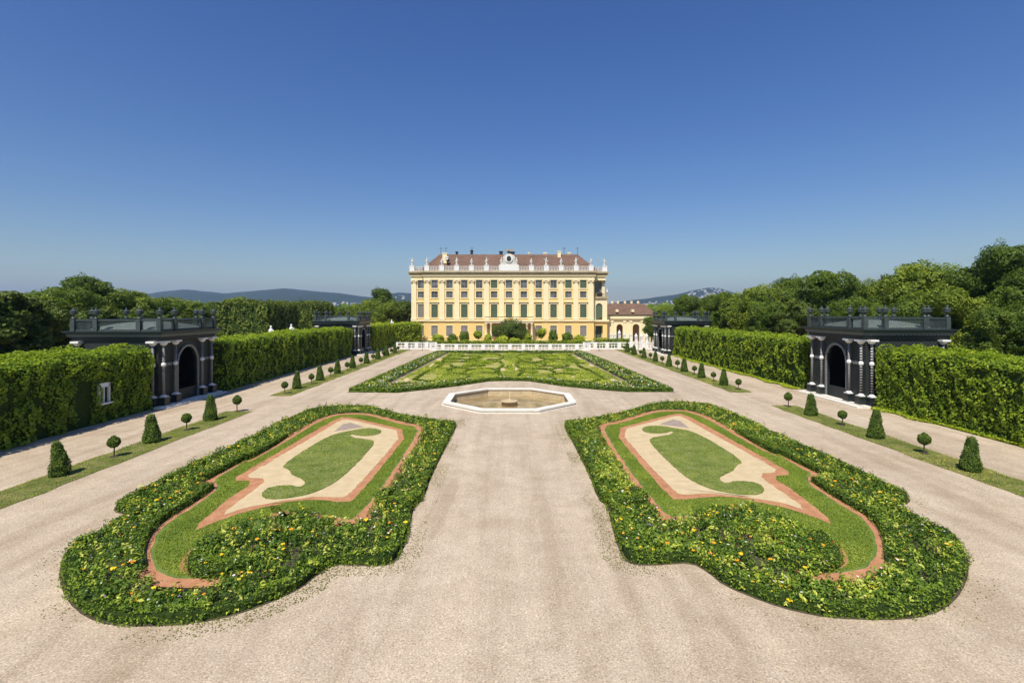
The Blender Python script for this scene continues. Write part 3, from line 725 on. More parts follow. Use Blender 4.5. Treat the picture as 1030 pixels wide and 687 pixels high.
# sand and pink grit patches (mirrored)
def zz(pts, s=5.722, ox=420, oy=345): return [G(ox + x / s, oy + y / s) for x, y in pts]
patches = [zz([(60, 140), (85, 118), (105, 118), (90, 130), (70, 145)]), zz([(100, 100), (130, 88), (148, 95), (120, 108)]), zz([(235, 105), (255, 93), (268, 97), (262, 110), (245, 112)]), zz([(470, 150), (495, 145), (512, 158), (490, 166)]),
           zz([(540, 122), (552, 120), (572, 145), (592, 152), (562, 165), (556, 150), (566, 146)]), zz([(680, 128), (720, 126), (782, 142), (770, 148), (720, 136)]), zz([(800, 152), (830, 140), (860, 138), (850, 150), (815, 155)]),
           zz([(790, 90), (820, 96), (830, 106), (805, 106)]), zz([(905, 86), (930, 85), (958, 100), (930, 98)]), zz([(980, 125), (1000, 124), (1022, 138), (1000, 140)]), zz([(185, 146), (215, 145), (220, 150), (195, 152)]),
           [G(405, 385.5), G(407, 381), G(411, 380), G(412, 385)], [G(613, 382.5), G(616, 381), G(622, 384), G(617, 384.5)], [G(574, 379), G(578, 378.6), G(579, 380.6), G(575, 380.6)], [G(418, 385.8), G(424, 384.8), G(423, 386)]]
for i, p in enumerate(patches):
    sheet('sand_patch', chaikin(p, 1), .062, 'sand', '%s pale sand patch in the scrollwork of the middle parterre' % ['slim', 'long', 'small', 'angular', 'hooked', 'drawn out', 'wide', 'far', 'corner', 'outer', 'faint', 'near left', 'near right', 'tiny', 'lowest'][i], 'sand patch')
x, y = polyscatter(pin2, 52000, [chaikin(p, 1) for p in patches]); P = np.stack([x, y, np.full(len(x), .08)], 1)
n1 = vnoise(P * np.array([.45, .16, 1]), 1, 51); n2 = vnoise(P, .5, 52); kp = n1 > .33; P = P[kp]; n1 = n1[kp]; n2 = n2[kp]
P[:, 2] += .22 * np.clip(n1 - .35, 0, 1) * 1.8 * RNG.uniform(.3, 1, len(P))
tag(link('ground_cover', leaf_mesh('parterre_cover', P, np.tile([0, 0, .8], (len(P), 1)), .18, .1 + .65 * n2 + RNG.normal(0, .14, len(P)), .7, .6), None, M['parleaf']), 'light green ground cover filling the middle parterre scrolls', 'ground cover', kind='stuff')

# ------------------------------------------------------------------ dark trellis pavilions
URN = [(.10, 0), (.22, .02), (.2, .1), (.09, .16), (.08, .3), (.24, .42), (.30, .58), (.22, .66), (.34, .72), (.30, .76), (.10, .84), (.05, .93), (.1, 1.0), (.02, 1.07)]
def pavilion(s, xf, y0, L, D, label, zs_=1.0):
    e = empty('garden_pavilion', (s * xf, y0 + L / 2, 0)); e.scale = (1, 1, zs_)
    def nb():
        b = MB(); b.m = lambda u, v, z: (s * v, u - L / 2, z); return b
    H = 6.05
    # walls: front with arch, others solid
    b = nb()
    a0, a1, zs = L / 2 - 1.55, L / 2 + 1.55, 3.75; rr = (a1 - a0) / 2
    arch = [(L / 2 - rr * math.cos(t), zs + rr * math.sin(t)) for t in np.linspace(0, PI, 15)]
    def wp(poly, v0, v1):
        n = len(poly)
        b.add([(u, v0, z) for u, z in poly] + [(u, v1, z) for u, z in poly], [tuple(range(n)), tuple(range(n, 2 * n))] + [(i, (i + 1) % n, n + (i + 1) % n, n + i) for i in range(n)])
    wp([(.15, 0), (a0, 0)] + arch + [(a1, 0), (L - .15, 0), (L - .15, H), (.15, H)], .25, .5)
    b.build('front_wall', 'lat', e)
    b = nb(); b.box(.15, .4, .51, D, 0, H); b.build('side_wall', 'lat', e)
    b = nb(); b.box(L - .4, L - .15, .51, D, 0, H); b.build('side_wall', 'lat', e)
    b = nb(); b.box(.41, L - .41, D - .25, D, 0, H); b.build('back_wall', 'lat', e)
    # arch surround, white lattice
    b = nb()
    for rin, rout in ((rr - .02, rr + .2),):
        pts = np.linspace(0, PI, 17); vs = []; fs = []
        for t in pts:
            for r_ in (rin, rout):
                for v in (.12, .26): vs.append((L / 2 - r_ * math.cos(t), v, zs + r_ * math.sin(t)))
        for i in range(16):
            o = 4 * i; fs += [(o, o + 4, o + 6, o + 2), (o + 1, o + 3, o + 7, o + 5), (o, o + 1, o + 5, o + 4), (o + 2, o + 6, o + 7, o + 3)]
        b.add(vs, fs)
    for u in (a0 - .2, a1): b.box(u, u + .2, .12, .26, .2, zs)
    b.build('arch_surround', 'latwhite', e)
    b = nb(); b.box(a0 + .02, a1 - .02, .3, .38, .1, 1.25); b.build('gate', 'lat', e)
    # columns on pedestals
    cols = [(.55, .05), (2.25, .05), (L - 2.25, .05), (L - .55, .05)]
    side = [(-.05, .65), (-.05, D - .6)]
    for (u, v) in cols + side + [(L + .05, .65)]:
        b = nb(); b.box(u - .36, u + .36, v - .36, v + .3, 0, .92); b.box(u - .42, u + .42, v - .42, v + .31, .8, .91); ped = b.build('pedestal', 'frame_dark', e)
        b = nb(); b.lathe([(.125, 1.05), (.115, 5.6)], u, v, 0, 10); b.build('column_shaft', 'latwhite', e, True)
        b = nb(); b.box(u - .32, u + .32, v - .32, v + .32, .92, 1.0); b.lathe([(.26, 1.0), (.26, 1.06), (.15, 1.14)], u, v, 0, 12); b.build('column_base', 'white', e)
        b = nb(); b.lathe([(.11, 3.66), (.19, 3.74), (.22, 3.86), (.19, 3.98), (.11, 4.05)], u, v, 0, 12); b.build('column_ring', 'white', e, True)
        b = nb(); b.lathe([(.14, 5.6), (.26, 5.68), (.34, 5.8), (.3, 5.9)], u, v, 0, 12); b.box(u - .42, u + .42, v - .38, v + .38, 5.86, 6.02); b.build('capital', 'white', e)
    # mid bands
    for u0, u1 in ((.85, 1.95), (L - 1.95, L - .85)):
        b = nb(); b.box(u0, u1, .16, .249, 3.72, 3.98); b.build('rail_band', 'latwhite', e)
    b = nb(); b.box(.02, .149, 1.0, 2.6, 3.72, 3.98); b.build('rail_band', 'latwhite', e)
    # entablature
    b = nb(); b.box(.0, L, .0, D + .1, 6.06, 6.5); b.build('frieze', 'lat', e)
    b = nb(); b.box(-.25, L + .25, -.25, D + .3, 6.51, 6.68); b.build('moulding', 'latwhite' if False else 'latpale', e)
    b = nb(); b.box(-.42, L + .42, -.42, D + .42, 6.69, 6.84); b.box(-.55, L + .55, -.55, D + .55, 6.85, 6.93); b.build('cornice', 'frame_dark', e)
    b = nb(); b.box(-.22, L + .22, -.22, D + .27, 6.42, 6.5); b.build('dentils', 'latwhite', e)
    # low copper roof
    b = nb(); r0 = .5
    def dome(t): return [(L / 2 + (L / 2 - r0) * c * t, D / 2 + (D / 2 - r0) * q * t) for c, q in ((-1, -1), (1, -1), (1, 1), (-1, 1))]
    lv = [(.96, 6.95), (.75, 7.3), (.5, 7.55), (.3, 7.68), (.05, 7.75)]
    vs = []; fs = []
    for t, z in lv: vs += [(u, v, z) for u, v in dome(t)]
    for i in range(len(lv) - 1):
        for k_ in range(4): fs.append((4 * i + k_, 4 * i + (k_ + 1) % 4, 4 * i + 4 + (k_ + 1) % 4, 4 * i + 4 + k_))
    fs.append((16, 17, 18, 19)); b.add(vs, fs); b.build('roof', 'copper', e)
    # parapet: posts, rails, lattice panels
    ups = [.1, 2.2, L - 2.2, L - .1]; vps = [.1, 2.0, D - 2.2, D - .1]
    per = [(u, .1) for u in ups] + [(u, D - .1) for u in ups] + [(.1, v) for v in vps[1:3]] + [(L - .1, v) for v in vps[1:3]]
    b = nb()
    for v in (.1, D - .1):
        b.box(.0, L, v - .08, v + .08, 7.86, 7.98); b.box(.0, L, v - .07, v + .07, 6.94, 7.08)
    for u in (.1, L - .1):
        b.box(u - .079, u + .079, .19, D - .19, 7.861, 7.979); b.box(u - .07, u + .07, .19, D - .19, 6.941, 7.081)
    b.build('parapet_rail', 'urn', e)
    def lat_panel(p0, p1, fixed, along_u):
        b = nb(); z0, z1, w = 7.082, 7.858, .024; n = int((p1 - p0) / .2)
        def bar(a0_, z0_, a1_, z1_, dz):
            q = [(a0_, z0_ - w), (a1_, z1_ - w), (a1_, z1_ + w), (a0_, z0_ + w)]
            if along_u: b.add([(a, fixed - .012 + dz, z) for a, z in q] + [(a, fixed + .012 + dz, z) for a, z in q], [(0, 1, 2, 3), (7, 6, 5, 4), (0, 4, 5, 1), (2, 6, 7, 3)])
            else: b.add([(fixed - .012 + dz, a, z) for a, z in q] + [(fixed + .012 + dz, a, z) for a, z in q], [(0, 1, 2, 3), (7, 6, 5, 4), (0, 4, 5, 1), (2, 6, 7, 3)])
        H_ = z1 - z0; 
        for i in range(-4, n + 1):
            a = p0 + i * .2
            for sl, dz in ((1, 0), (-1, .026)):
                A0, A1 = max(a, p0), min(a + H_, p1)
                if A1 - A0 < .03: continue
                f0, f1 = (A0 - a) / H_, (A1 - a) / H_
                if sl > 0: bar(A0, z0 + f0 * H_, A1, z0 + f1 * H_, dz)
                else: bar(A0, z1 - f0 * H_, A1, z1 - f1 * H_, dz)
        b.build('parapet_lattice', 'urn', e)
    for v in (.1, D - .1):
        for a_, c_ in zip(ups[:-1], ups[1:]): lat_panel(a_ + .2, c_ - .2, v, True)
    for u in (.1, L - .1):
        for a_, c_ in zip(vps[:-1], vps[1:]): lat_panel(a_ + .2, c_ - .2, u, False)
    for (u, v) in per:
        b = nb(); b.box(u - .2, u + .2, v - .2, v + .2, 6.945, 8.02); b.build('parapet_post', 'urn', e)
        b = nb(); b.lathe([(r_ * 1.05, z) for r_, z in URN], u, v, 8.02, 10); b.build('urn', 'urn', e, True)
    # step
    b = nb(); b.box(-.5, L + .5, -1.0, -.45, 0, .12); b.box(-.6, L + .6, -.45, .2, 0, .2); b.build('step', 'stone', e)
    return tag(e, label, 'pavilion', 'dark trellis pavilions beside the walks')
pavilion(-1, 32.4, 47.2, 8.8, 8.2, 'dark green trellis pavilion with white columns and urns, nearest on the left', 1.03)
pavilion(1, 33.2, 47.6, 8.9, 7.9, 'dark green trellis pavilion with white columns and urns, nearest on the right', 1.052)
pavilion(-1, 30.9, 103.9, 8.9, 8.9, 'far small looking trellis pavilion on the left beyond the long hedge')
pavilion(1, 31.9, 103.9, 8.9, 8.9, 'far small looking trellis pavilion on the right beyond the long hedge')

# ------------------------------------------------------------------ white railings
def railing(name, x0, x1, y, h, label, bays):
    e = empty(name, ((x0 + x1) / 2, y, 0)); w = x1 - x0
    def nb():
        b = MB(); b.m = lambda a, b_, c: (a - w / 2, b_, c); return b
    b = nb(); b.box(0, w, -.18, .18, 0, .28); b.build('plinth', 'white', e)
    b = nb(); b.box(-.05, w + .05, -.2, .2, h - .22, h); b.build('top_rail', 'white', e)
    n = bays
    for i in range(n + 1):
        b = nb(); u = w * i / n; b.box(max(0, u - .42), min(w, u + .42), -.22, .22, .281, h + (.05 if True else 0)); b.build('post', 'white', e)
    for i in range(n):
        b = nb(); ua, ub = w * i / n + .44, w * (i + 1) / n - .44; k = max(2, int((ub - ua) / .55))
        for j in range(1, k): u = ua + (ub - ua) * j / k; b.box(u - .07, u + .07, -.06, .06, .281, h - .221)
        b.box(ua, ub, -.05, .05, (h) * .52, (h) * .52 + .12); b.build('lattice_panel', 'white', e)
    return tag(e, label, 'railing', 'white railings before the palace')
railing('white_railing', -18.2, 18.4, 116, 1.5, 'long white railing across the garden behind the middle parterre', 12)
railing('white_railing', -26.8, -17.2, 120.5, 1.6, 'short white railing on the left of the long one', 4)
railing('white_railing', 17.4, 34.5, 120.5, 1.6, 'white railing on the right of the long one, towards the arcade', 6)
for i, (px, lb) in enumerate(((411.7, 'outermost left'), (424.8, 'second left'), (602.5, 'right hand inner'), (642, 'outermost right'))):
    x = (px - VX) / F * 114.5
    b = MB(); b.m = None; b.tube((0, 0, 0), (0, 0, 2.0), .05, .045); b.lathe([(.09, 2.0), (.09, 2.06), (.03, 2.1)])
    o = b.build('barrier_post', 'ironwork'); o.location = (x, 114.5, 0); tag(o, '%s thin dark post in front of the white railings' % lb, 'post', 'thin posts by the railings')
# white posts with urns on the right
for i, px in enumerate((614.5, 618.5, 623, 628.5, 634.5, 639.8, 645.2, 650.4)):
    x = (px - VX) / F * 126; e = empty('white_pillar', (x, 126, 0)); hh = 3.0 if i not in (5, 6, 7) else 2.2
    MB().box(-.3, .3, -.3, .3, 0, hh).box(-.38, .38, -.38, .38, hh + .002, hh + .14).box(-.37, .37, -.37, .37, .001, .35).build('shaft', 'white', e)
    if i in (2, 5, 6, 7): MB().lathe([(.12, 0), (.3, .1), (.42, .5), (.3, .75), (.1, .85), (.18, 1.05), (.03, 1.2)], 0, 0, hh + .14, 10).build('urn', 'white', e, True)
    else: MB().lathe([(.1, 0), (.22, .15), (.2, .3), (.03, .42)], 0, 0, hh + .14, 10).build('ball', 'white', e, True)
    tag(e, 'white garden pillar, %s from the palace in the row before the arcade' % ORD[i], 'pillar', 'white pillars before the arcade')

# ------------------------------------------------------------------ palace
def palace():
    Yf = 144.0
    e = empty('palace', (0, Yf, 0))
    nb = MB
    pil = [(429.7 + 14.95 * k - VX) * .28125 for k in range(12)]     # pilaster centres
    xl, xr = pil[0] - .95, pil[-1] + .95
    rows = [(1.9, 4.9), (7.2, 10.9), (12.8, 14.6), (15.5, 18.0)]
    winx = [(pil[k] + pil[k + 1]) / 2 for k in range(11)]
    def wall(xa, xb, yf, wins, ww, rows_, name='wall', mat='yellow', ztop=18.6, th=.5):
        b = MB(); z = 0.0
        for z0, z1 in rows_:
            b.box(xa, xb, yf, yf + th, z, z0)
            edges = [xa] + sum([[w - ww, w + ww] for w in wins], []) + [xb]
            for i in range(0, len(edges), 2): b.box(edges[i], edges[i + 1], yf, yf + th, z0 + .0, z1)
            z = z1
        b.box(xa, xb, yf, yf + th, z, ztop)
        return b.build(name, mat, e)
    def window(x, z0, z1, ww, yf, kind, hood=0):
        b = MB(); t = .16
        b.box(x - ww - t, x - ww, yf - .07, yf + .12, z0 - t, z1 + t); b.box(x + ww, x + ww + t, yf - .07, yf + .12, z0 - t, z1 + t)
        b.box(x - ww, x + ww, yf - .071, yf + .12, z1, z1 + t); b.box(x - ww - .25, x + ww + .25, yf - .16, yf + .119, z0 - t - .15, z0)
        if hood:
            b.box(x - ww - .45, x + ww + .45, yf - .38, yf + .01, z1 + .62, z1 + .80)
            if hood == 2: b.box(x - .7, x + .7, yf - .2, yf + .01, z1 + .83, z1 + 1.15)
            else: b.box(x - ww - .2, x + ww + .2, yf - .12, yf + .01, z1 + .2, z1 + .61)
        w = b.build('window', 'cream', e)
        if kind == 'glass':
            MB().box(x - ww, x + ww, yf + .28, yf + .33, z0, z1).build('pane', 'glass', w)
            b = MB(); b.box(x - .05, x + .05, yf + .2, yf + .279, z0, z1); n = 3 if z1 - z0 > 2 else 2
            for i in range(1, n): zz_ = z0 + (z1 - z0) * i / n; b.box(x - ww, x + ww, yf + .201, yf + .278, zz_ - .04, zz_ + .04)
            b.box(x - ww, x - ww + .08, yf + .202, yf + .277, z0, z1); b.box(x + ww - .08, x + ww, yf + .202, yf + .277, z0, z1)
            b.build('glazing_bars', 'grey_shutter', w)
        else:
            b = MB()
            b.box(x - ww, x - .03, yf + .14, yf + .2, z0, z1); b.box(x + .03, x + ww, yf + .14, yf + .2, z0, z1); b.box(x - .03, x + .03, yf + .16, yf + .22, z0, z1)
            zq = z0 + .15
            while zq < z1 - .1: b.box(x - ww + .1, x - .1, yf + .12, yf + .139, zq, zq + .06); b.box(x + .1, x + ww - .1, yf + .12, yf + .139, zq, zq + .06); zq += .2
            b.build('shutter', kind, w)
    WW = .92
    wall(xl, xr, Yf - Yf, winx, WW, rows)
    # coords are local: front face at y=0
    for i, x in enumerate(winx):
        gk = 'grey_shutter'
        if not (4 <= i <= 6): window(x, *rows[0], WW, 0, gk)
        else: window(x, *rows[0], WW, 0, 'green_shutter')
        window(x, *rows[1], WW, 0, 'green_shutter', 2 if i % 2 else 1)
        window(x, *rows[2], WW, 0, 'glass'); window(x, *rows[3], WW, 0, 'glass' if i not in (4, 9, 10) else 'green_shutter')
    def pilaster(x, yf, w=.72):
        b = MB(); b.box(x - w, x + w, yf - .28, yf - .001, 7.0, 16.9); b.box(x - w - .12, x + w + .12, yf - .38, yf - .002, 6.55, 7.1); b.build('pilaster', 'cream', e)
        b = MB(); b.box(x - w - .05, x + w + .05, yf - .32, yf - .003, 16.9, 17.2); b.box(x - w - .22, x + w + .22, yf - .42, yf - .003, 17.55, 17.8)
        for q in (-1, 1): b.lathe([(.05, -.3), (.26, -.2), (.3, 0), (.26, .2), (.05, .3)], x + q * w * .85, yf - .36, 17.35, 8)
        b.box(x - w * .7, x + w * .7, yf - .33, yf - .004, 17.2, 17.55); b.build('capital', 'capital', e)
    for x in pil: pilaster(x, 0)
    # ground floor quoins/rustication bands
    b = MB()
    for zr in np.arange(.9, 6.2, .62):
        xs = [xl] + sum([[w - WW - .2, w + WW + .2] for w in winx], []) + [xr]
        for i in range(0, len(xs), 2):
            b.box(xs[i] + .02, xs[i + 1] - .02, -.07, -.0015, zr, zr + .52)
    xs = [xl] + sum([[w - WW - .2, w + WW + .2] for w in winx], []) + [xr]
    for i in range(0, len(xs), 2): b.box(xs[i] + .03, xs[i + 1] - .03, -.03, -.001, .89, 6.14)
    b.box(xl + .03, xr - .03, -.025, -.0008, 5.2, 6.1)
    b.build('rustication', 'yellow', e)
    b = MB(); b.box(xl - .1, xr + .1, -.16, -.002, 0, .88); b.build('plinth', 'cream', e)
    b = MB(); b.box(xl - .12, xr + .12, -.42, -.001, 6.15, 6.5); b.build('band_course', 'cream', e)
    # left corner bay and right recessed bay
    xL = (413 - VX) * .28125; xR = 27.5
    wl = [-25.2]
    wall(xL, xl - .002, 1.2, wl, WW, rows); 
    for r_, k in zip(rows, ('grey_shutter', 'grey_shutter', 'glass', 'glass')): 
        if r_ != rows[0]: window(wl[0], *r_, WW, 1.2, k, 1 if r_ == rows[1] else 0)
        else: window(wl[0], *r_, WW, 1.2, k)
    pilaster(xL + .75, 1.2)
    b = MB(); b.box(xL - .1, xl - .13, .75, 1.199, 6.15, 6.5); b.build('band_course', 'cream', e)
    # right bay: upper loggia set back, lower arched window
    wr = [(xr + xR) / 2]
    wall(xr + .002, xR, 3.6, wr, 1.0, [(1.2, 4.6), (7.3, 11.2), (14.3, 17.6)])
    window(wr[0], 1.2, 4.6, 1.0, 3.6, 'green_shutter'); window(wr[0], 14.3, 17.6, 1.0, 3.6, 'glass')
    # projecting arched bay below the balcony
    b = MB(); ar = [(wr[0] - .95, 7.4), (wr[0] - .95, 10.3)] + [(wr[0] - .95 * math.cos(t), 10.3 + .95 * math.sin(t)) for t in np.linspace(.2, PI - .2, 9)] + [(wr[0] + .95, 10.3), (wr[0] + .95, 7.4)]
    poly = [(xr + .01, 6.5), (xr + .01, 12.6), (xR + .5, 12.6), (xR + .5, 6.5), (wr[0] + .96, 6.5)] + ar[::-1] + [(wr[0] - .96, 6.5)]
    b.wallpoly(poly, 2.0, 2.5); b.box(xR + .2, xR + .501, 2.51, 3.59, 6.5, 12.6); b.build('bay_wall', 'cream', e)
    MB().wallpoly([(p[0], p[1] - (1 if i in (0, 13) else 0)) for i, p in enumerate(ar)], 2.3, 2.36).build('arched_window', 'green_shutter', e)
    b = MB(); b.box(xr + .01, xR + .8, 1.6, 3.59, 12.61, 12.95); b.build('balcony_floor', 'cornice', e)
    b = MB(); b.box(xr + .1, xR + .7, 1.75, 1.95, 13.9, 14.05); b.box(xr + .1, xR + .7, 1.75, 1.95, 12.96, 13.1)
    for x in np.arange(xr + .3, xR + .6, .35): b.box(x - .07, x + .07, 1.78, 1.92, 13.11, 13.89)
    b.build('balcony_railing', 'cornice', e)
    b = MB(); b.lathe([(.9, 0), (1.25, .4), (1.0, .9), (.3, 1.2)], wr[0], 2.6, 13.4, 12); b.build('awning', 'ironwork', e, True)
    MB().lathe([(.2, 0), (.35, .3), (.25, .8), (.1, 1.0), (.15, 1.3), (.02, 1.5)], xR + .5, 2.0, 14.05, 8).build('finial', 'statue', e, True)
    pilaster(xR - .35, 3.6, .4)
    b = MB(); b.box(xr + .121, xR + 1.0, 1.5, 3.59, 6.0, 6.49); b.build('band_course', 'cream', e)
    b = MB(); b.box(xR + .0, xR + .5, 2.0, 3.59, 0, 5.99); b.box(xr + .01, xR - .01, 2.0, 2.4, 4.9, 5.99); b.box(xr + .01, wr[0] - 1.05, 2.0, 2.4, 0, 4.89); b.box(wr[0] + 1.05, xR - .01, 2.0, 2.4, 0, 4.89); b.build('bay_base', 'yellow', e)
    # side and back walls (one window mesh each)
    D = 46
    for (x, s) in ((xL, -1), (xR, 1)):
        b = MB(); b.box(min(x, x - s * .5), max(x, x - s * .5), 4.2 if s > 0 else 1.71, D, 0, 18.6); b.build('side_wall', 'yellow', e)
        for k in range(9):
            yy = 7 + k * 4.4
            for (z0, z1), kd in zip(rows, ('grey_shutter', 'green_shutter', 'glass', 'glass')):
                b = MB(); b.box(min(x, x + s * .1), max(x, x + s * .1), yy - 1.1, yy + 1.1, z0 - .18, z1 + .18); w = b.build('window', 'cream', e)
                MB().box(min(x + s * .101, x + s * .13), max(x + s * .101, x + s * .13), yy - .9, yy + .9, z0, z1).build('pane', kd, w)
            MB().box(min(x, x + s * .28), max(x, x + s * .28), yy + 1.5, yy + 2.9, 6.6, 17.7).build('pilaster', 'cream', e)
    MB().box(xL, xR, D - .5, D + .01, 0, 18.6).build('back_wall', 'yellow', e)
    # entablature (cream) + projecting cornice
    def ent(z0, z1, o, mat, name):
        b = MB(); b.prism([(xL - o, 1.2 - o), (xl - o, 1.2 - o), (xl - o, -o), (xr + o, -o), (xr + o, 3.6 - o - 1.3), (xR + o, 3.6 - o - 1.3), (xR + o, D + o), (xL - o, D + o)], z0, z1); b.build(name, mat, e)
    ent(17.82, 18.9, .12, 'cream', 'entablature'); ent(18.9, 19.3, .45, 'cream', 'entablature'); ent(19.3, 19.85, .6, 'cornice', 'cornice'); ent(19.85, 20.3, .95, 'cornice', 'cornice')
    # roof balustrade: pedestals, balusters, rails, statues
    ped = [(x, -.4) for x in pil if x not in (pil[5], pil[6])] + [(xL + .3, .9), (xR - .2, 2.4)]
    yb = -.45
    def rails(x0, x1, y):
        b = MB(); b.box(x0, x1, y - .14, y + .14, 20.301, 20.5); b.box(x0, x1, y - .16, y + .16, 21.45, 21.65)
        n = max(2, int((x1 - x0) / .42))
        for i in range(n):
            x = x0 + (x1 - x0) * (i + .5) / n; b.box(x - .1, x + .1, y - .09, y + .09, 20.5, 21.45)
        b.build('roof_balustrade', 'statue', e)
    mid0, mid1 = pil[5], pil[6]
    xs = [x for x in pil]
    for a, c in zip(xs[:-1], xs[1:]):
        if a >= mid0 - .1 and c <= mid1 + .1: continue
        rails(a + .75, c - .75, yb)
    rails(xL + .9, xl - .4, .8); rails(xr + .6, xR - .8, 2.3)
    b = MB()
    for sx in (xL - .1, xR + .1):
        y0_ = 1.6 if sx < 0 else 3.0
        b.box(sx - .14, sx + .14, y0_, D, 20.301, 20.5); b.box(sx - .16, sx + .16, y0_, D, 21.45, 21.65)
        for yy in np.arange(y0_, D, .5): b.box(sx - .09, sx + .09, yy, yy + .2, 20.501, 21.449)
    b.build('roof_balustrade', 'statue', e)
    def fig(x, y, kind):
        b = MB()
        if kind == 'vase': b.lathe([(.2, 0), (.3, .08), (.14, .25), (.4, .75), (.5, 1.1), (.3, 1.3), (.42, 1.4), (.15, 1.6), (.05, 2.0)], x, y, 21.9, 10)
        else:
            lean = random.uniform(-.12, .12)
            b.lathe([(.42, 0), (.34, .3), (.27, .8), (.32, 1.15), (.36, 1.45), (.22, 1.7), (.09, 1.82), (.16, 1.92), (.19, 2.08), (.1, 2.25)], x, y, 21.9, 10)
            s_ = random.choice((-1, 1)); b.tube((x + s_ * .26, y, 23.35), (x + s_ * .75, y - .1, 23.6 + random.uniform(-.5, .5)), .11, .06)
            b.tube((x - s_ * .26, y, 23.35), (x - s_ * .5, y - .1, 22.7), .11, .07)
        b.build('roof_vase' if kind == 'vase' else 'roof_statue', 'statue', e, True)
    for i, (x, y) in enumerate(ped):
        MB().box(x - .68, x + .68, y - .5, y + .5, 20.302, 21.8).box(x - .74, x + .74, y - .55, y + .55, 21.7, 21.9).build('parapet_pedestal', 'white', e)
        fig(x, y, 'vase' if i % 2 and i < 10 else 'statue')
    # coat of arms in the middle
    mid = (mid0 + mid1) / 2
    MB().box(mid0 - .7, mid1 + .7, -.95, .1, 20.303, 22.0).build('parapet_block', 'white', e)
    fig(mid0, -.4, 'statue'); fig(mid1, -.4, 'statue')
    b = MB(); n = 28; cz = 23.8
    def disc(b, r, y0, y1, cz_, sx=1.0):
        b.wallpoly([(mid + r * sx * math.cos(2 * PI * k / n), cz_ + r * math.sin(2 * PI * k / n)) for k in range(n)], y0, y1)
    pts = [(mid - 2.3, 22.001), (mid + 2.3, 22.001), (mid + 2.35, 22.4), (mid + 1.8, 22.8), (mid + 1.55, 23.5), (mid + 1.8, 24.0), (mid + 1.45, 24.7), (mid + .8, 25.0), (mid, 25.4), (mid - .8, 25.0), (mid - 1.45, 24.7), (mid - 1.8, 24.0), (mid - 1.55, 23.5), (mid - 1.8, 22.8), (mid - 2.35, 22.4)]
    b.wallpoly(pts, -.7, -.2); b.build('crest', 'statue', e)
    b = MB(); disc(b, 1.1, -.95, -.701, 23.75); b.build('crest_ring', 'white', e)
    b = MB(); disc(b, .75, -1.05, -.951, 23.75, .85); b.build('crest_shield', 'ironwork', e)
    b = MB(); b.lathe([(.3, 0), (.45, .3), (.3, .6), (.1, .7), (.12, .9), (.02, 1.0)], mid, -.5, 25.2, 10); b.build('crest_crown', 'ironwork', e, True)
    b = MB()
    for q in (-1, 1): b.wallpoly([(mid + q * .1, 25.9), (mid + q * 1.0, 26.0), (mid + q * 1.2, 26.5), (mid + q * .8, 26.5), (mid + q * .15, 26.3)], -.6, -.35)
    b.build('crest_eagle_wings', 'cornice', e)
    # roof
    b = MB(); o = 1.6
    A = [(xL + o, 2.5), (xR - o, 2.5), (xR - o, D - o), (xL + o, D - o)]; r1 = [(xL + 6.9, 9.8), (xR - 6.9, 9.8), (xR - 6.9, D - 9), (xL + 6.9, D - 9)]
    b.add([(x, y, 20.4) for x, y in A] + [(x, y, 26.1) for x, y in r1], [(k_, (k_ + 1) % 4, 4 + (k_ + 1) % 4, 4 + k_) for k_ in range(4)] + [(4, 5, 6, 7), (3, 2, 1, 0)])
    b.build('roof', 'tiles', e)
    def chimney(px, w, z0, z1, y=8.0, mat='cream'):
        x = (px - VX) / F * (Yf + y); z1 -= 1.1; b = MB(); b.box(x - w, x + w, y - .5, y + .5, z0, z1); b.box(x - w - .12, x + w + .12, y - .62, y + .62, z1 - .3, z1 - .05); b.build('chimney', mat, e)
    chimney(447.5, .65, 23.0, 27.2, 6.0); chimney(449.5, .4, 24, 26.0, 4.5, 'white'); chimney(504, .5, 26, 28.3, 11, 'ironwork'); chimney(562.4, .5, 25, 28.1, 9); chimney(572, .5, 25, 27.9, 11); chimney(474.5, .35, 26, 28.6, 11, 'ironwork'); chimney(459.5, .3, 26, 28.2, 11, 'ironwork'); chimney(514, 1.1, 26, 28.3, 12, 'ironwork'); chimney(548, .5, 26, 28, 12); chimney(532, .3, 26, 28, 12)
    for px in (567, 580.5, 449, 475, 444): x = (px - VX) / F * 155; MB().tube((x, 10, 25), (x, 10, 28.4), .06, .05).box(x - .5, x + .5, 9.96, 10.04, 27.9, 27.98).build('antenna', 'ironwork', e)
    # central balcony on paired columns
    x0_, x1_ = (487 - VX) * .275, (537 - VX) * .275
    b = MB(); b.box(x0_, x1_, -3.2, -.43, 6.1, 6.5); b.box(x0_ + .15, x1_ - .15, -3.05, -.43, 5.7, 6.09); b.build('balcony', 'cream', e)
    b = MB(); b.box(x0_ + .1, x1_ - .1, -3.1, -2.95, 7.35, 7.5)
    for x in np.arange(x0_ + .15, x1_, .3): b.box(x - .025, x + .025, -3.06, -3.0, 6.51, 7.35)
    b.build('balcony_railing', 'ironwork', e)
    for x in (x0_ + .55, x0_ + 1.9, x0_ + 5.1, x1_ - 5.1, x1_ - 1.9, x1_ - .55):
        MB().lathe([(.45, 0), (.45, .5), (.32, .6), (.27, 5.2), (.42, 5.4), (.42, 5.69)], x, -2.6, 0, 12).build('column', 'cream', e, True)
    b = MB(); b.box(x0_ + .3, x1_ - .3, -.4, -.17, 3.9, 5.69); b.build('porch_lintel', 'brown', e)
    return tag(e, 'yellow and cream palace with red tiled roof at the end of the garden', 'palace')
palace()

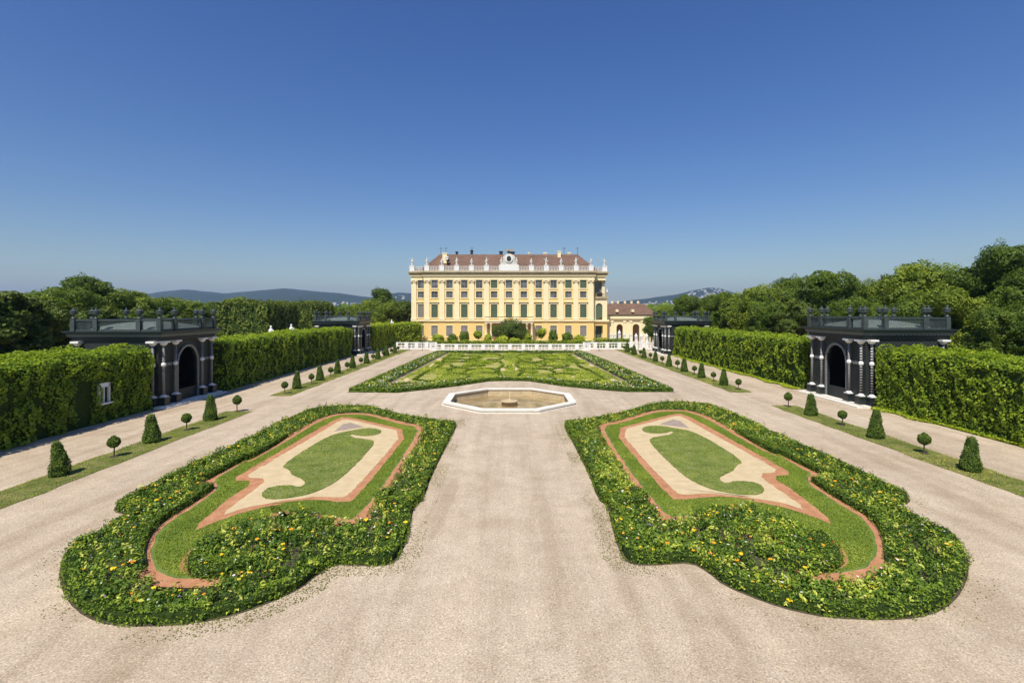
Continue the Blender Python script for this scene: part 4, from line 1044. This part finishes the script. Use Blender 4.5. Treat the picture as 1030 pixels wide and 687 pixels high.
# arcade wing on the right
def arcade():
    e = empty('arcade_wing', (35, 151, 0)); x0, x1 = -7.2, 7.0
    arches = [(((623.3 - VX) / F * 151) - 35, .95), (((639.8 - VX) / F * 151) - 35, 1.0), (6.0, .6)]
    b = MB(); poly = [(x0, 0)]
    for c, w in arches: poly += [(c - w, 0), (c - w, 4.2)] + [(c - w * math.cos(t), 4.2 + w * math.sin(t)) for t in np.linspace(.25, PI - .25, 7)] + [(c + w, 4.2), (c + w, 0)]
    poly += [(x1, 0), (x1, 6.2), (x0, 6.2)]
    b.wallpoly(poly, 0, .6); b.build('arcade_wall', 'cream', e)
    b = MB(); b.box(x0 - .2, x1 + .2, -.3, 5, 6.21, 6.7); b.box(x0 - .4, x1 + .4, -.6, 5.2, 6.71, 7.4); b.build('cornice', 'cream', e)
    MB().box(x0, x1, 4.5, 5, 0, 6.2).build('back_wall', 'brown', e)
    for x in (-6.6, -4.6, -.9, .9, 4.3): MB().box(x - .35, x + .35, -.18, -.001, 0, 6.0).box(x - .45, x + .45, -.3, -.002, 5.7, 6.2).build('pilaster', 'cream', e)
    return tag(e, 'cream arcade wall with tall arched openings right of the palace', 'arcade')
arcade()
def wing():
    e = empty('side_building', (46, 195, 0))
    MB().box(-10, 10, 0, 12, 0, 7.6).build('wall', 'yellow', e)
    b = MB(); b.add([(-10.5, -.5, 7.6), (10.5, -.5, 7.6), (10.5, 12.5, 7.6), (-10.5, 12.5, 7.6), (-7, 6, 12.0), (7, 6, 12.0)], [(0, 1, 5, 4), (1, 2, 5), (2, 3, 4, 5), (3, 0, 4), (3, 2, 1, 0)]); rf = b.build('roof', 'tiles', e)
    for x in (-4.8, 1.2): MB().box(x - .5, x + .5, -.3, 2.0, 8.6, 9.7).build('dormer', 'cream', rf)
    for x in (-5.5, -3.2, -.4, 2.2, 4.8): MB().box(x - .4, x + .4, 6, 6.8, 11.5, 13.0).build('chimney', 'cream', rf)
    for x in (-8, -4, 0, 4, 8): MB().box(x - .7, x + .7, -.08, -.001, 3, 6).build('window', 'grey_shutter', e)
    return tag(e, 'low building with a brown red tiled roof behind the arcade', 'building')
wing()

# ------------------------------------------------------------------ shrubs in front of the palace
def shrub(name, px, ytop, ybot, wpx, d, stem, label, mat='box', tb=.2, group='shrubs before the palace', cat='shrub'):
    x = (px - VX) / F * d; zt = CH - (ytop - HZ) / F * d; w = wpx / F * d / 2
    z0 = .35 if not stem else zt - 2 * w * .95
    e = empty(name, (x, d, 0)); N = int(1500 * max(1, w) ** 1.3); v = RNG.normal(size=(N, 3)); v /= np.linalg.norm(v, axis=1)[:, None]
    nz = vnoise(v, 2.2, int(px)); rr = 1 + (nz - .5) * .85
    P = v * rr[:, None] * RNG.uniform(.75, 1.02, N)[:, None] * np.array([w, w, (zt - z0) / 2]); P[:, 2] += (zt + z0) / 2
    f = link('foliage', leaf_mesh('shrub_leaves', P, v, .3, tb + .6 * nz * RNG.uniform(.2, 1.2, N), .8, .65), e, M[mat])
    b = MB(); hz_ = (zt - z0) / 2; b.lathe([(w * .74 * math.sin(a), (zt + z0) / 2 - hz_ * .74 * math.cos(a)) for a in np.linspace(.1, PI - .1, 7)], n=9); b.build('core', 'core', f, True)
    MB().tube((0, 0, 0), (0, 0, (zt + z0) / 2), .1, .06).build('trunk', 'bark', e)
    return tag(e, label, cat, group)
rowd = 130
for px, yt, w, st, lb, tb in ((441, 336.5, 13, 0, 'wide bush at the left end of the row before the palace', .25), (455, 337, 10.5, 0, 'round bush, second from the left before the palace', .1), (467.5, 333.5, 9.5, 0, 'tall narrow bush, third from the left before the palace', 0.05),
                       (480.7, 332.5, 8.5, 1, 'ball crowned tree on a stem left of the palace balcony', .2), (491, 336, 8, 0, 'yellow green bush by the left balcony columns', .4),
                       (531, 336, 8, 0, 'grey green bush by the right balcony columns', .2), (544.2, 330.5, 9.5, 1, 'ball crowned tree on a stem right of the palace balcony', .2), (556.5, 332, 9, 0, 'narrow bush right of the ball tree before the palace', .1), (570.2, 335, 11, 0, 'round bush, second from the right before the palace', .1),
                       (582.5, 337.5, 11, 0, 'yellowish bush at the right end of the row before the palace', .35)):
    shrub('round_bush' if not st else 'stemmed_ball_tree', px, yt, 346, w, rowd, st, lb, 'parleaf' if tb > .15 else 'box', tb)
shrub('round_bush', 505, 338.5, 346, 13, 128, 0, 'left of the two low light bushes under the dark tree', 'parleaf', .4)
shrub('round_bush', 518, 340, 346, 11, 128, 0, 'right of the two low light bushes under the dark tree', 'parleaf', .4)
hd = hedge('low_hedge', -20.5, 20.5, 126.2, 127.4, 1.7, 40, .2, 'low green hedge row just behind the long white railing', 33, 'parleaf', .2, group='low hedges behind the railing', amp=.4)
hd = hedge('low_hedge', 20.7, 29.5, 124.6, 126, 2.3, 40, .22, 'higher yellow green hedge piece at the foot of the palace corner', 34, 'parleaf', .3, group='low hedges behind the railing', amp=.5)
sheet('shaded_walk', [(-27.5, 122), (-21.6, 122), (-22.5, 142), (-25.5, 142)], .02, 'path_shade', 'walk beside the last left hedge, the hedge shade painted as grey', 'walk')

# ------------------------------------------------------------------ trees
def tree_proto(seed, mat, h=16, cw=5.5, trunk_h=3.5, nl=26000, ls=.42, shape='round', name='broadleaf_tree'):
    e = empty(name); rs = np.random.default_rng(seed)
    ch = h - trunk_h; nlobe = 30
    c = []
    while len(c) < nlobe:
        p = rs.uniform(-1, 1, 3)
        if np.linalg.norm(p) < 1: c.append(p)
    c = np.array(c); nr = np.linalg.norm(c, axis=1); c = c / nr[:, None] * (nr ** .5)[:, None]
    wz = ch / 2
    lr = rs.uniform(.2, .44, nlobe) * min(cw, wz) 
    C = c * np.array([cw - lr.mean(), cw - lr.mean(), wz - lr.mean() * .8]); C[:, 2] += trunk_h + wz
    if shape == 'cone': C[:, :2] *= np.clip((h - C[:, 2]) / ch * 1.15, .15, 1)[:, None]
    wgt = lr ** 2; k = rs.choice(nlobe, nl, p=wgt / wgt.sum())
    v = rs.normal(size=(nl, 3)); v /= np.linalg.norm(v, axis=1)[:, None]
    nz = vnoise(v + k[:, None] * 3.1, 2.4, seed)
    P = C[k] + v * (lr[k] * (1 + (nz - .5) * .7) * rs.uniform(.8, 1.05, nl))[:, None] * np.array([1, 1, .8])
    n2 = vnoise(P, .55, seed + 3); kp = n2 > .27; P = P[kp]; v = v[kp]; nz = nz[kp]; n2 = n2[kp]; kk = k[kp]
    Nn = v.copy(); Nn[:, 2] += .12
    lobet = rs.uniform(-.15, .15, nlobe)
    tint = .15 + .35 * nz + .3 * n2 + lobet[kk] + RNG.normal(0, .1, len(P))
    f = link('crown', leaf_mesh('crown', P, Nn, ls, tint, .8, .7), e, M[mat])
    b = MB(); b.tube((0, 0, 0), (0, 0, trunk_h + ch * .35), .38, .22, 8)
    for q in range(8):
        t_ = C[q]; b.tube((0, 0, trunk_h * .8 + q * .25), tuple(t_ * np.array([.85, .85, 1]) ), .16, .04, 5)
    b.build('trunk', 'bark', e)
    return e
protos = {'round': tree_proto(1, 'tree', 16, 5.6, 3, 46000, .29), 'wide': tree_proto(2, 'treelight', 14, 6.0, 2.5, 46000, .29), 'dark': tree_proto(3, 'treedark', 14, 4.2, 1.5, 34000, .3), 'tall': tree_proto(4, 'tree', 18, 6.2, 3, 56000, .29), 'cone': tree_proto(5, 'treedark', 13, 3.0, .5, 16000, .34, 'cone', 'conical_evergreen')}
ph = {'round': 16, 'wide': 14, 'dark': 14, 'tall': 18, 'cone': 13}; first = set()
cm = {}
def put_tree(kind, px, ytop, d, label, wsc=1.0, group='trees beyond the hedges'):
    x = (px - VX) / F * d; zt = CH + (HZ - ytop) / F * d; s = zt / ph[kind]
    sc = (s * wsc, s * wsc, s)
    if kind not in first: first.add(kind); o = protos[kind]; o.location = (x, d, 0); o.scale = sc; o.rotation_euler.z = random.uniform(0, 6)
    else: o = copy_thing(protos[kind], (x, d, 0), None, random.uniform(0, 6), sc)
    return tag(o, label, 'tree', group)
# right side
RT = [('tall', 1010, 249, 68, 'tallest dark green chestnut tree rising at the right edge of the view', 1.25), ('wide', 925, 263, 78, 'light yellow green chestnut left of the tallest tree on the right', 1.2), ('round', 832, 266, 92, 'domed dark tree standing above the gap left of the near right pavilion', 1.15),
      ('round', 975, 266, 84, 'dark tree filling the space behind the near right pavilion', 1.1), ('wide', 880, 283, 98, 'low pale tree behind the urns of the near right pavilion', 1.0), ('tall', 795, 281, 104, 'dark tree left of the domed one on the right', 1.1), ('wide', 758, 288, 100, 'bright green tree above the long right hedge', 1.25), ('round', 725, 291, 120, 'dark tree between the bright one and the far right pavilion', 1.1),
      ('round', 690, 294, 128, 'dark round tree behind the far right pavilion', 1.0), ('wide', 710, 302, 138, 'small light tree behind the far right pavilion', 1.0), ('wide', 668, 309, 140, 'light small tree peeping left of the far right pavilion roof', 1.0), ('round', 655, 318, 142, 'low dark tree between the arcade and the far right pavilion', 1.1), ('tall', 1045, 270, 60, 'tree cut by the right edge of the view', 1.2),
      ('round', 860, 295, 82, 'tree just behind the roof of the near right pavilion', 1.2), ('dark', 800, 300, 85, 'low dark tree behind the long right hedge', 1.2), ('round', 775, 300, 90, 'mid green tree close behind the long right hedge', 1.3),('dark', 740, 305, 105, 'dark low tree under the bright green one', 1.2), ('wide', 950, 290, 66, 'low tree directly above the nearest right hedge', 1.3),('round', 900, 300, 66, 'short broad tree behind the right urns', 1.3),('round', 1020, 300, 54, 'short broad tree above the end of the nearest right hedge', 1.4)]
for k, px, yt, d, lb, w in RT: put_tree(k, px, yt - 2.5, d, lb, w * .82)
LT = [('cone', 8, 283, 52, 'pointed dark evergreen at the left edge of the view', 1.3), ('cone', -14, 288, 50, 'dark evergreen cut by the left edge', 1.4), ('cone', 24, 289, 55, 'pointed dark evergreen, second from the left edge', 1.3), ('dark', 36, 296, 58, 'broad dark tree beside the pointed evergreens', 1.0),
      ('round', 62, 284, 82, 'mid green tree behind the left end of the near left pavilion', 1.2), ('tall', 88, 280, 92, 'tallest round tree behind the near left pavilion', 1.15), ('round', 112, 288, 96, 'tree right of the tallest one behind the near left pavilion', 1.1), ('wide', 135, 293, 100, 'light tree above the middle of the near left pavilion', 1.1), ('round', 158, 297, 104, 'low dark tree above the arch of the near left pavilion', 1.2),
      ('wide', 180, 301, 110, 'light tree above the right end of the near left pavilion', 1.2), ('round', 203, 302, 116, 'tree just right of the near left pavilion urns', 1.2), ('wide', 232, 300.5, 128, 'tree behind the first clipped tree wall', 1.1), ('round', 255, 304, 140, 'tree behind the gap of the clipped tree walls', 1.2), ('wide', 50, 300, 66, 'light tree between the evergreens and the near left pavilion', 1.0), ('dark', 75, 305, 66, 'dark tree directly behind the near left pavilion roof', 1.3),('dark', 110, 308, 70, 'dark tree behind the left urns', 1.3),('dark', 145, 309, 74, 'dark tree behind the middle urns', 1.3),('dark', 185, 311, 82, 'dark tree behind the right urns', 1.3),
      ('wide', 330, 308, 190, 'pale tree just right of the second clipped tree wall', 1.2), ('round', 345, 309, 200, 'low tree above the far left pavilion', 1.3), ('wide', 360, 308, 195, 'low pale tree above the far left pavilion arch', 1.3), ('tall', 383, 292.5, 205, 'tall rounded tree standing highest left of the palace', 1.05), ('wide', 372, 303, 180, 'grey green tree in front of the tall one left of the palace', 1.1), ('round', 396, 301, 172, 'dark tree next to the palace on the left', 1.0),
      ('dark', 409, 303, 164, 'narrow dark tree touching the left palace corner', .9), ('wide', 388, 307, 160, 'pale tree before the tall one left of the palace', 1.1), ('wide', 316, 312, 175, 'tiny pale tree behind the second clipped tree wall', 1.2),('round', 290, 307, 180, 'far tree showing over the second clipped tree wall', 1.2)]
for k, px, yt, d, lb, w in LT: put_tree(k, px, yt - 2.5, d, lb, w)
# dark tree in front of the balcony
shrub('broad_dark_tree', 513.5, 322.5, 346, 33, 133, 0, 'broad dark rounded tree hiding the middle of the palace balcony', 'treedark', .15, 'shrubs before the palace', 'tree')
# clipped tree walls on the left
for (px0, px1, yt, d, dd, lb, sd) in ((217, 270, 304, 108, 16, 'tall clipped tree wall, nearer of the two on the left', 61), (276, 318, 304.5, 128, 14, 'tall clipped tree wall, farther of the two on the left', 62)):
    xa, xb = (px0 - VX) / F * d, (px1 - VX) / F * d; zt = CH + (HZ - yt) / F * d
    hedge('clipped_tree_wall', xa, xb, d, d + dd, zt, 20, .4, lb, sd, 'treedark', 1.5, group='clipped tree walls', amp=1.3, tb=.2)  # dark leaf colour stands in for the shade on the wall faces

# ------------------------------------------------------------------ garden statues above the left hedge
for i, (px, yt, d, lb) in enumerate(((272.5, 327.5, 88, 'white statue above the left hedge, nearest of the three'), (293, 326, 98, 'white statue above the left hedge, middle of the three'), (394, 321.5, 150, 'white statue beside the palace, farthest of the three'))):
    x = (px - VX) / F * d; zt = CH - (yt - HZ) / F * d; e = empty('garden_statue', (x, d, 0))
    MB().box(-.8, .8, -.8, .8, 0, zt - 2.6).box(-.9, .9, -.9, .9, zt - 2.85, zt - 2.599).build('pedestal', 'statue', e)
    b = MB(); b.lathe([(.45, 0), (.36, .4), (.3, 1.0), (.38, 1.5), (.38, 1.8), (.24, 2.05), (.1, 2.15), (.18, 2.3), (.19, 2.45), (.08, 2.6)], .0, 0, zt - 2.6, 10); b.tube((.3, 0, zt - .8), (.8, -.2, zt - 1.2), .12, .08); b.build('figure', 'white', e, True)
    tag(e, lb, 'statue', 'white garden statues on the left')

# ------------------------------------------------------------------ hills, woods and town far away
prof = [(-500, 300), (0, 301), (100, 300), (150, 296.5), (165, 294), (185, 292.2), (205, 294), (225, 296), (240, 295), (262, 293), (285, 290.6), (300, 292), (320, 293.6), (345, 296), (365, 299), (380, 300), (398, 294.8), (412, 295.5), (450, 300), (560, 304), (612, 306), (625, 303.5), (650, 300.5), (680, 297), (700, 292.5), (714, 290), (726, 291), (740, 295.5), (770, 299), (820, 297), (860, 290), (890, 286), (912, 289), (935, 292), (1000, 297), (1500, 300)]
PX = np.array([p[0] for p in prof], float); PYv = np.array([p[1] for p in prof], float)
def hill_h(px, r, seed=0):
    D = 6200; base = (HZ - np.interp(px, PX, PYv)) / F * D + CH
    return base * (r * r * (3 - 2 * r))
cols_ = np.linspace(-450, 1480, 330); rws = np.linspace(0, 1.35, 34)
vs = []; fs = []
for j, r in enumerate(rws):
    for i, px in enumerate(cols_):
        depth = 6200 * (.45 + .55 * r); x = (px - VX) / F * depth
        rr = r if r <= 1 else max(0, 1 - (r - 1) * 2.2)
        n_ = vnoise(np.array([[px * .02, r * 5, 0]]), 1, 3)[0] - .5; n2_ = vnoise(np.array([[px * .09, r * 14, 0]]), 1, 5)[0] - .5
        z = float(hill_h(px, rr)) * (1 + (.35 * n_) * (1 - rr)) + (n_ * 20 + n2_ * 10) * math.sin(min(1, rr) * PI) + n2_ * 5 * (rr > .1)
        vs.append((x, depth, max(-.5, z)))
nc = len(cols_)
for j in range(len(rws) - 1):
    for i in range(nc - 1): fs.append((j * nc + i, j * nc + i + 1, (j + 1) * nc + i + 1, (j + 1) * nc + i))
b = MB(); b.add(vs, fs); hl = b.build('hills', 'hills', None, True)
tag(hl, 'wooded hills along the horizon', 'hills', kind='structure')
# town on the lower slopes
b = MB()
def town(pxa, pxb, ra, rb, n):
    for _ in range(n):
        px = random.uniform(pxa, pxb); r = random.uniform(ra, rb); depth = 6200 * (.45 + .55 * r); x = (px - VX) / F * depth; z = float(hill_h(px, r)); w = random.uniform(5, 14); h_ = random.uniform(4, 12)
        b.box(x - w, x + w, depth - 8, depth + 8, z - 25, z + h_)
town(318, 368, .2, .42, 45); town(640, 695, .25, .5, 55); town(690, 742, .3, .8, 60); town(150, 315, .2, .32, 15); town(740, 800, .3, .6, 40); town(396, 408, .5, .62, 7); town(595, 640, .2, .5, 60); town(870, 905, .5, .75, 20)
tag(b.build('distant_town', 'statue'), 'pale houses of the town scattered at the foot of the hills', 'town', kind='stuff')
# far woods between garden and hills
n = 60000; d = RNG.uniform(230, 2400, n) ; px = RNG.uniform(-60, 1090, n); k = (px < 408) | (px > 615); d = d[k]; px = px[k]; n = len(d)
cell = vnoise(np.stack([px * .12, d * .02, d * 0], 1), 1, 77)
P = np.stack([(px - VX) / F * d, d, 2 + (7 + 5 * cell) * RNG.uniform(.35, 1, n) ** .5], 1)
tag(link('distant_woods', leaf_mesh('woods', P, np.tile([0, -.4, .9], (n, 1)), 2.0 + d * .0045, .2 + .6 * cell + RNG.normal(0, .1, n), .8, .9), None, M['tree']), 'far off woods and parkland between the garden and the hills', 'woods', kind='stuff')

# ------------------------------------------------------------------ light, sky, haze, camera
dv = Vector((.23, .66, -1)).normalized()
sun = bpy.data.lights.new('sun', 'SUN'); sun.energy = 4.4; sun.angle = R(.53); sun.color = (1, .94, .84)
so = bpy.data.objects.new('sun', sun); COL.objects.link(so); so.rotation_euler = dv.to_track_quat('-Z', 'Y').to_euler()
w = bpy.data.worlds.new('World'); scene.world = w; w.use_nodes = True; nt = w.node_tree; nt.nodes.clear()
sky = nt.nodes.new('ShaderNodeTexSky'); sky.sky_type = 'NISHITA'; sky.sun_disc = False
sky.sun_elevation = math.asin(-dv.z); sky.sun_rotation = math.atan2(-dv.x, -dv.y)
sky.altitude = 0; sky.air_density = 1.3; sky.dust_density = .4; sky.ozone_density = 6.0
bg = nt.nodes.new('ShaderNodeBackground'); bg.inputs[1].default_value = .079
wo = nt.nodes.new('ShaderNodeOutputWorld'); hs = nt.nodes.new('ShaderNodeHueSaturation'); hs.inputs['Saturation'].default_value = 1.24; hs.inputs['Hue'].default_value = .516; nt.links.new(sky.outputs[0], hs.inputs['Color']); nt.links.new(hs.outputs[0], bg.inputs[0]); nt.links.new(bg.outputs[0], wo.inputs[0])

b = MB(); b.box(-12500, 12500, -60, 9800, -1, 420); hz_ = b.build('haze', None)
hm, hnt, hout = newmat('haze'); pv = hnt.nodes.new('ShaderNodeVolumePrincipled'); pv.inputs['Color'].default_value = (.5, .68, 1, 1); pv.inputs['Density'].default_value = 1.05e-4; pv.inputs['Anisotropy'].default_value = .2
hnt.links.new(pv.outputs[0], hout.inputs['Volume']); hz_.data.materials.clear(); hz_.data.materials.append(hm)
tag(hz_, 'thin blue haze lying over the far hills', 'haze', kind='stuff')

cam = bpy.data.cameras.new('camera'); co = bpy.data.objects.new('camera', cam); COL.objects.link(co); scene.camera = co
co.location = (0, 0, CH); co.rotation_euler = (R(90), 0, 0)
cam.sensor_width = 36; cam.lens = 36 * F / 1030; cam.clip_end = 30000; cam.clip_start = .1
cam.shift_x = 2.5 / 1030; cam.shift_y = -30.5 / 1030
scene.view_settings.view_transform = 'Standard'; scene.view_settings.look = 'None'; scene.view_settings.exposure = .36; scene.view_settings.gamma = 1
scene.cycles.use_denoising = True; scene.cycles.max_bounces = 5; scene.cycles.diffuse_bounces = 3; scene.cycles.transparent_max_bounces = 4; scene.cycles.volume_bounces = 0
scene.cycles.use_adaptive_sampling = True; scene.cycles.adaptive_threshold = .02
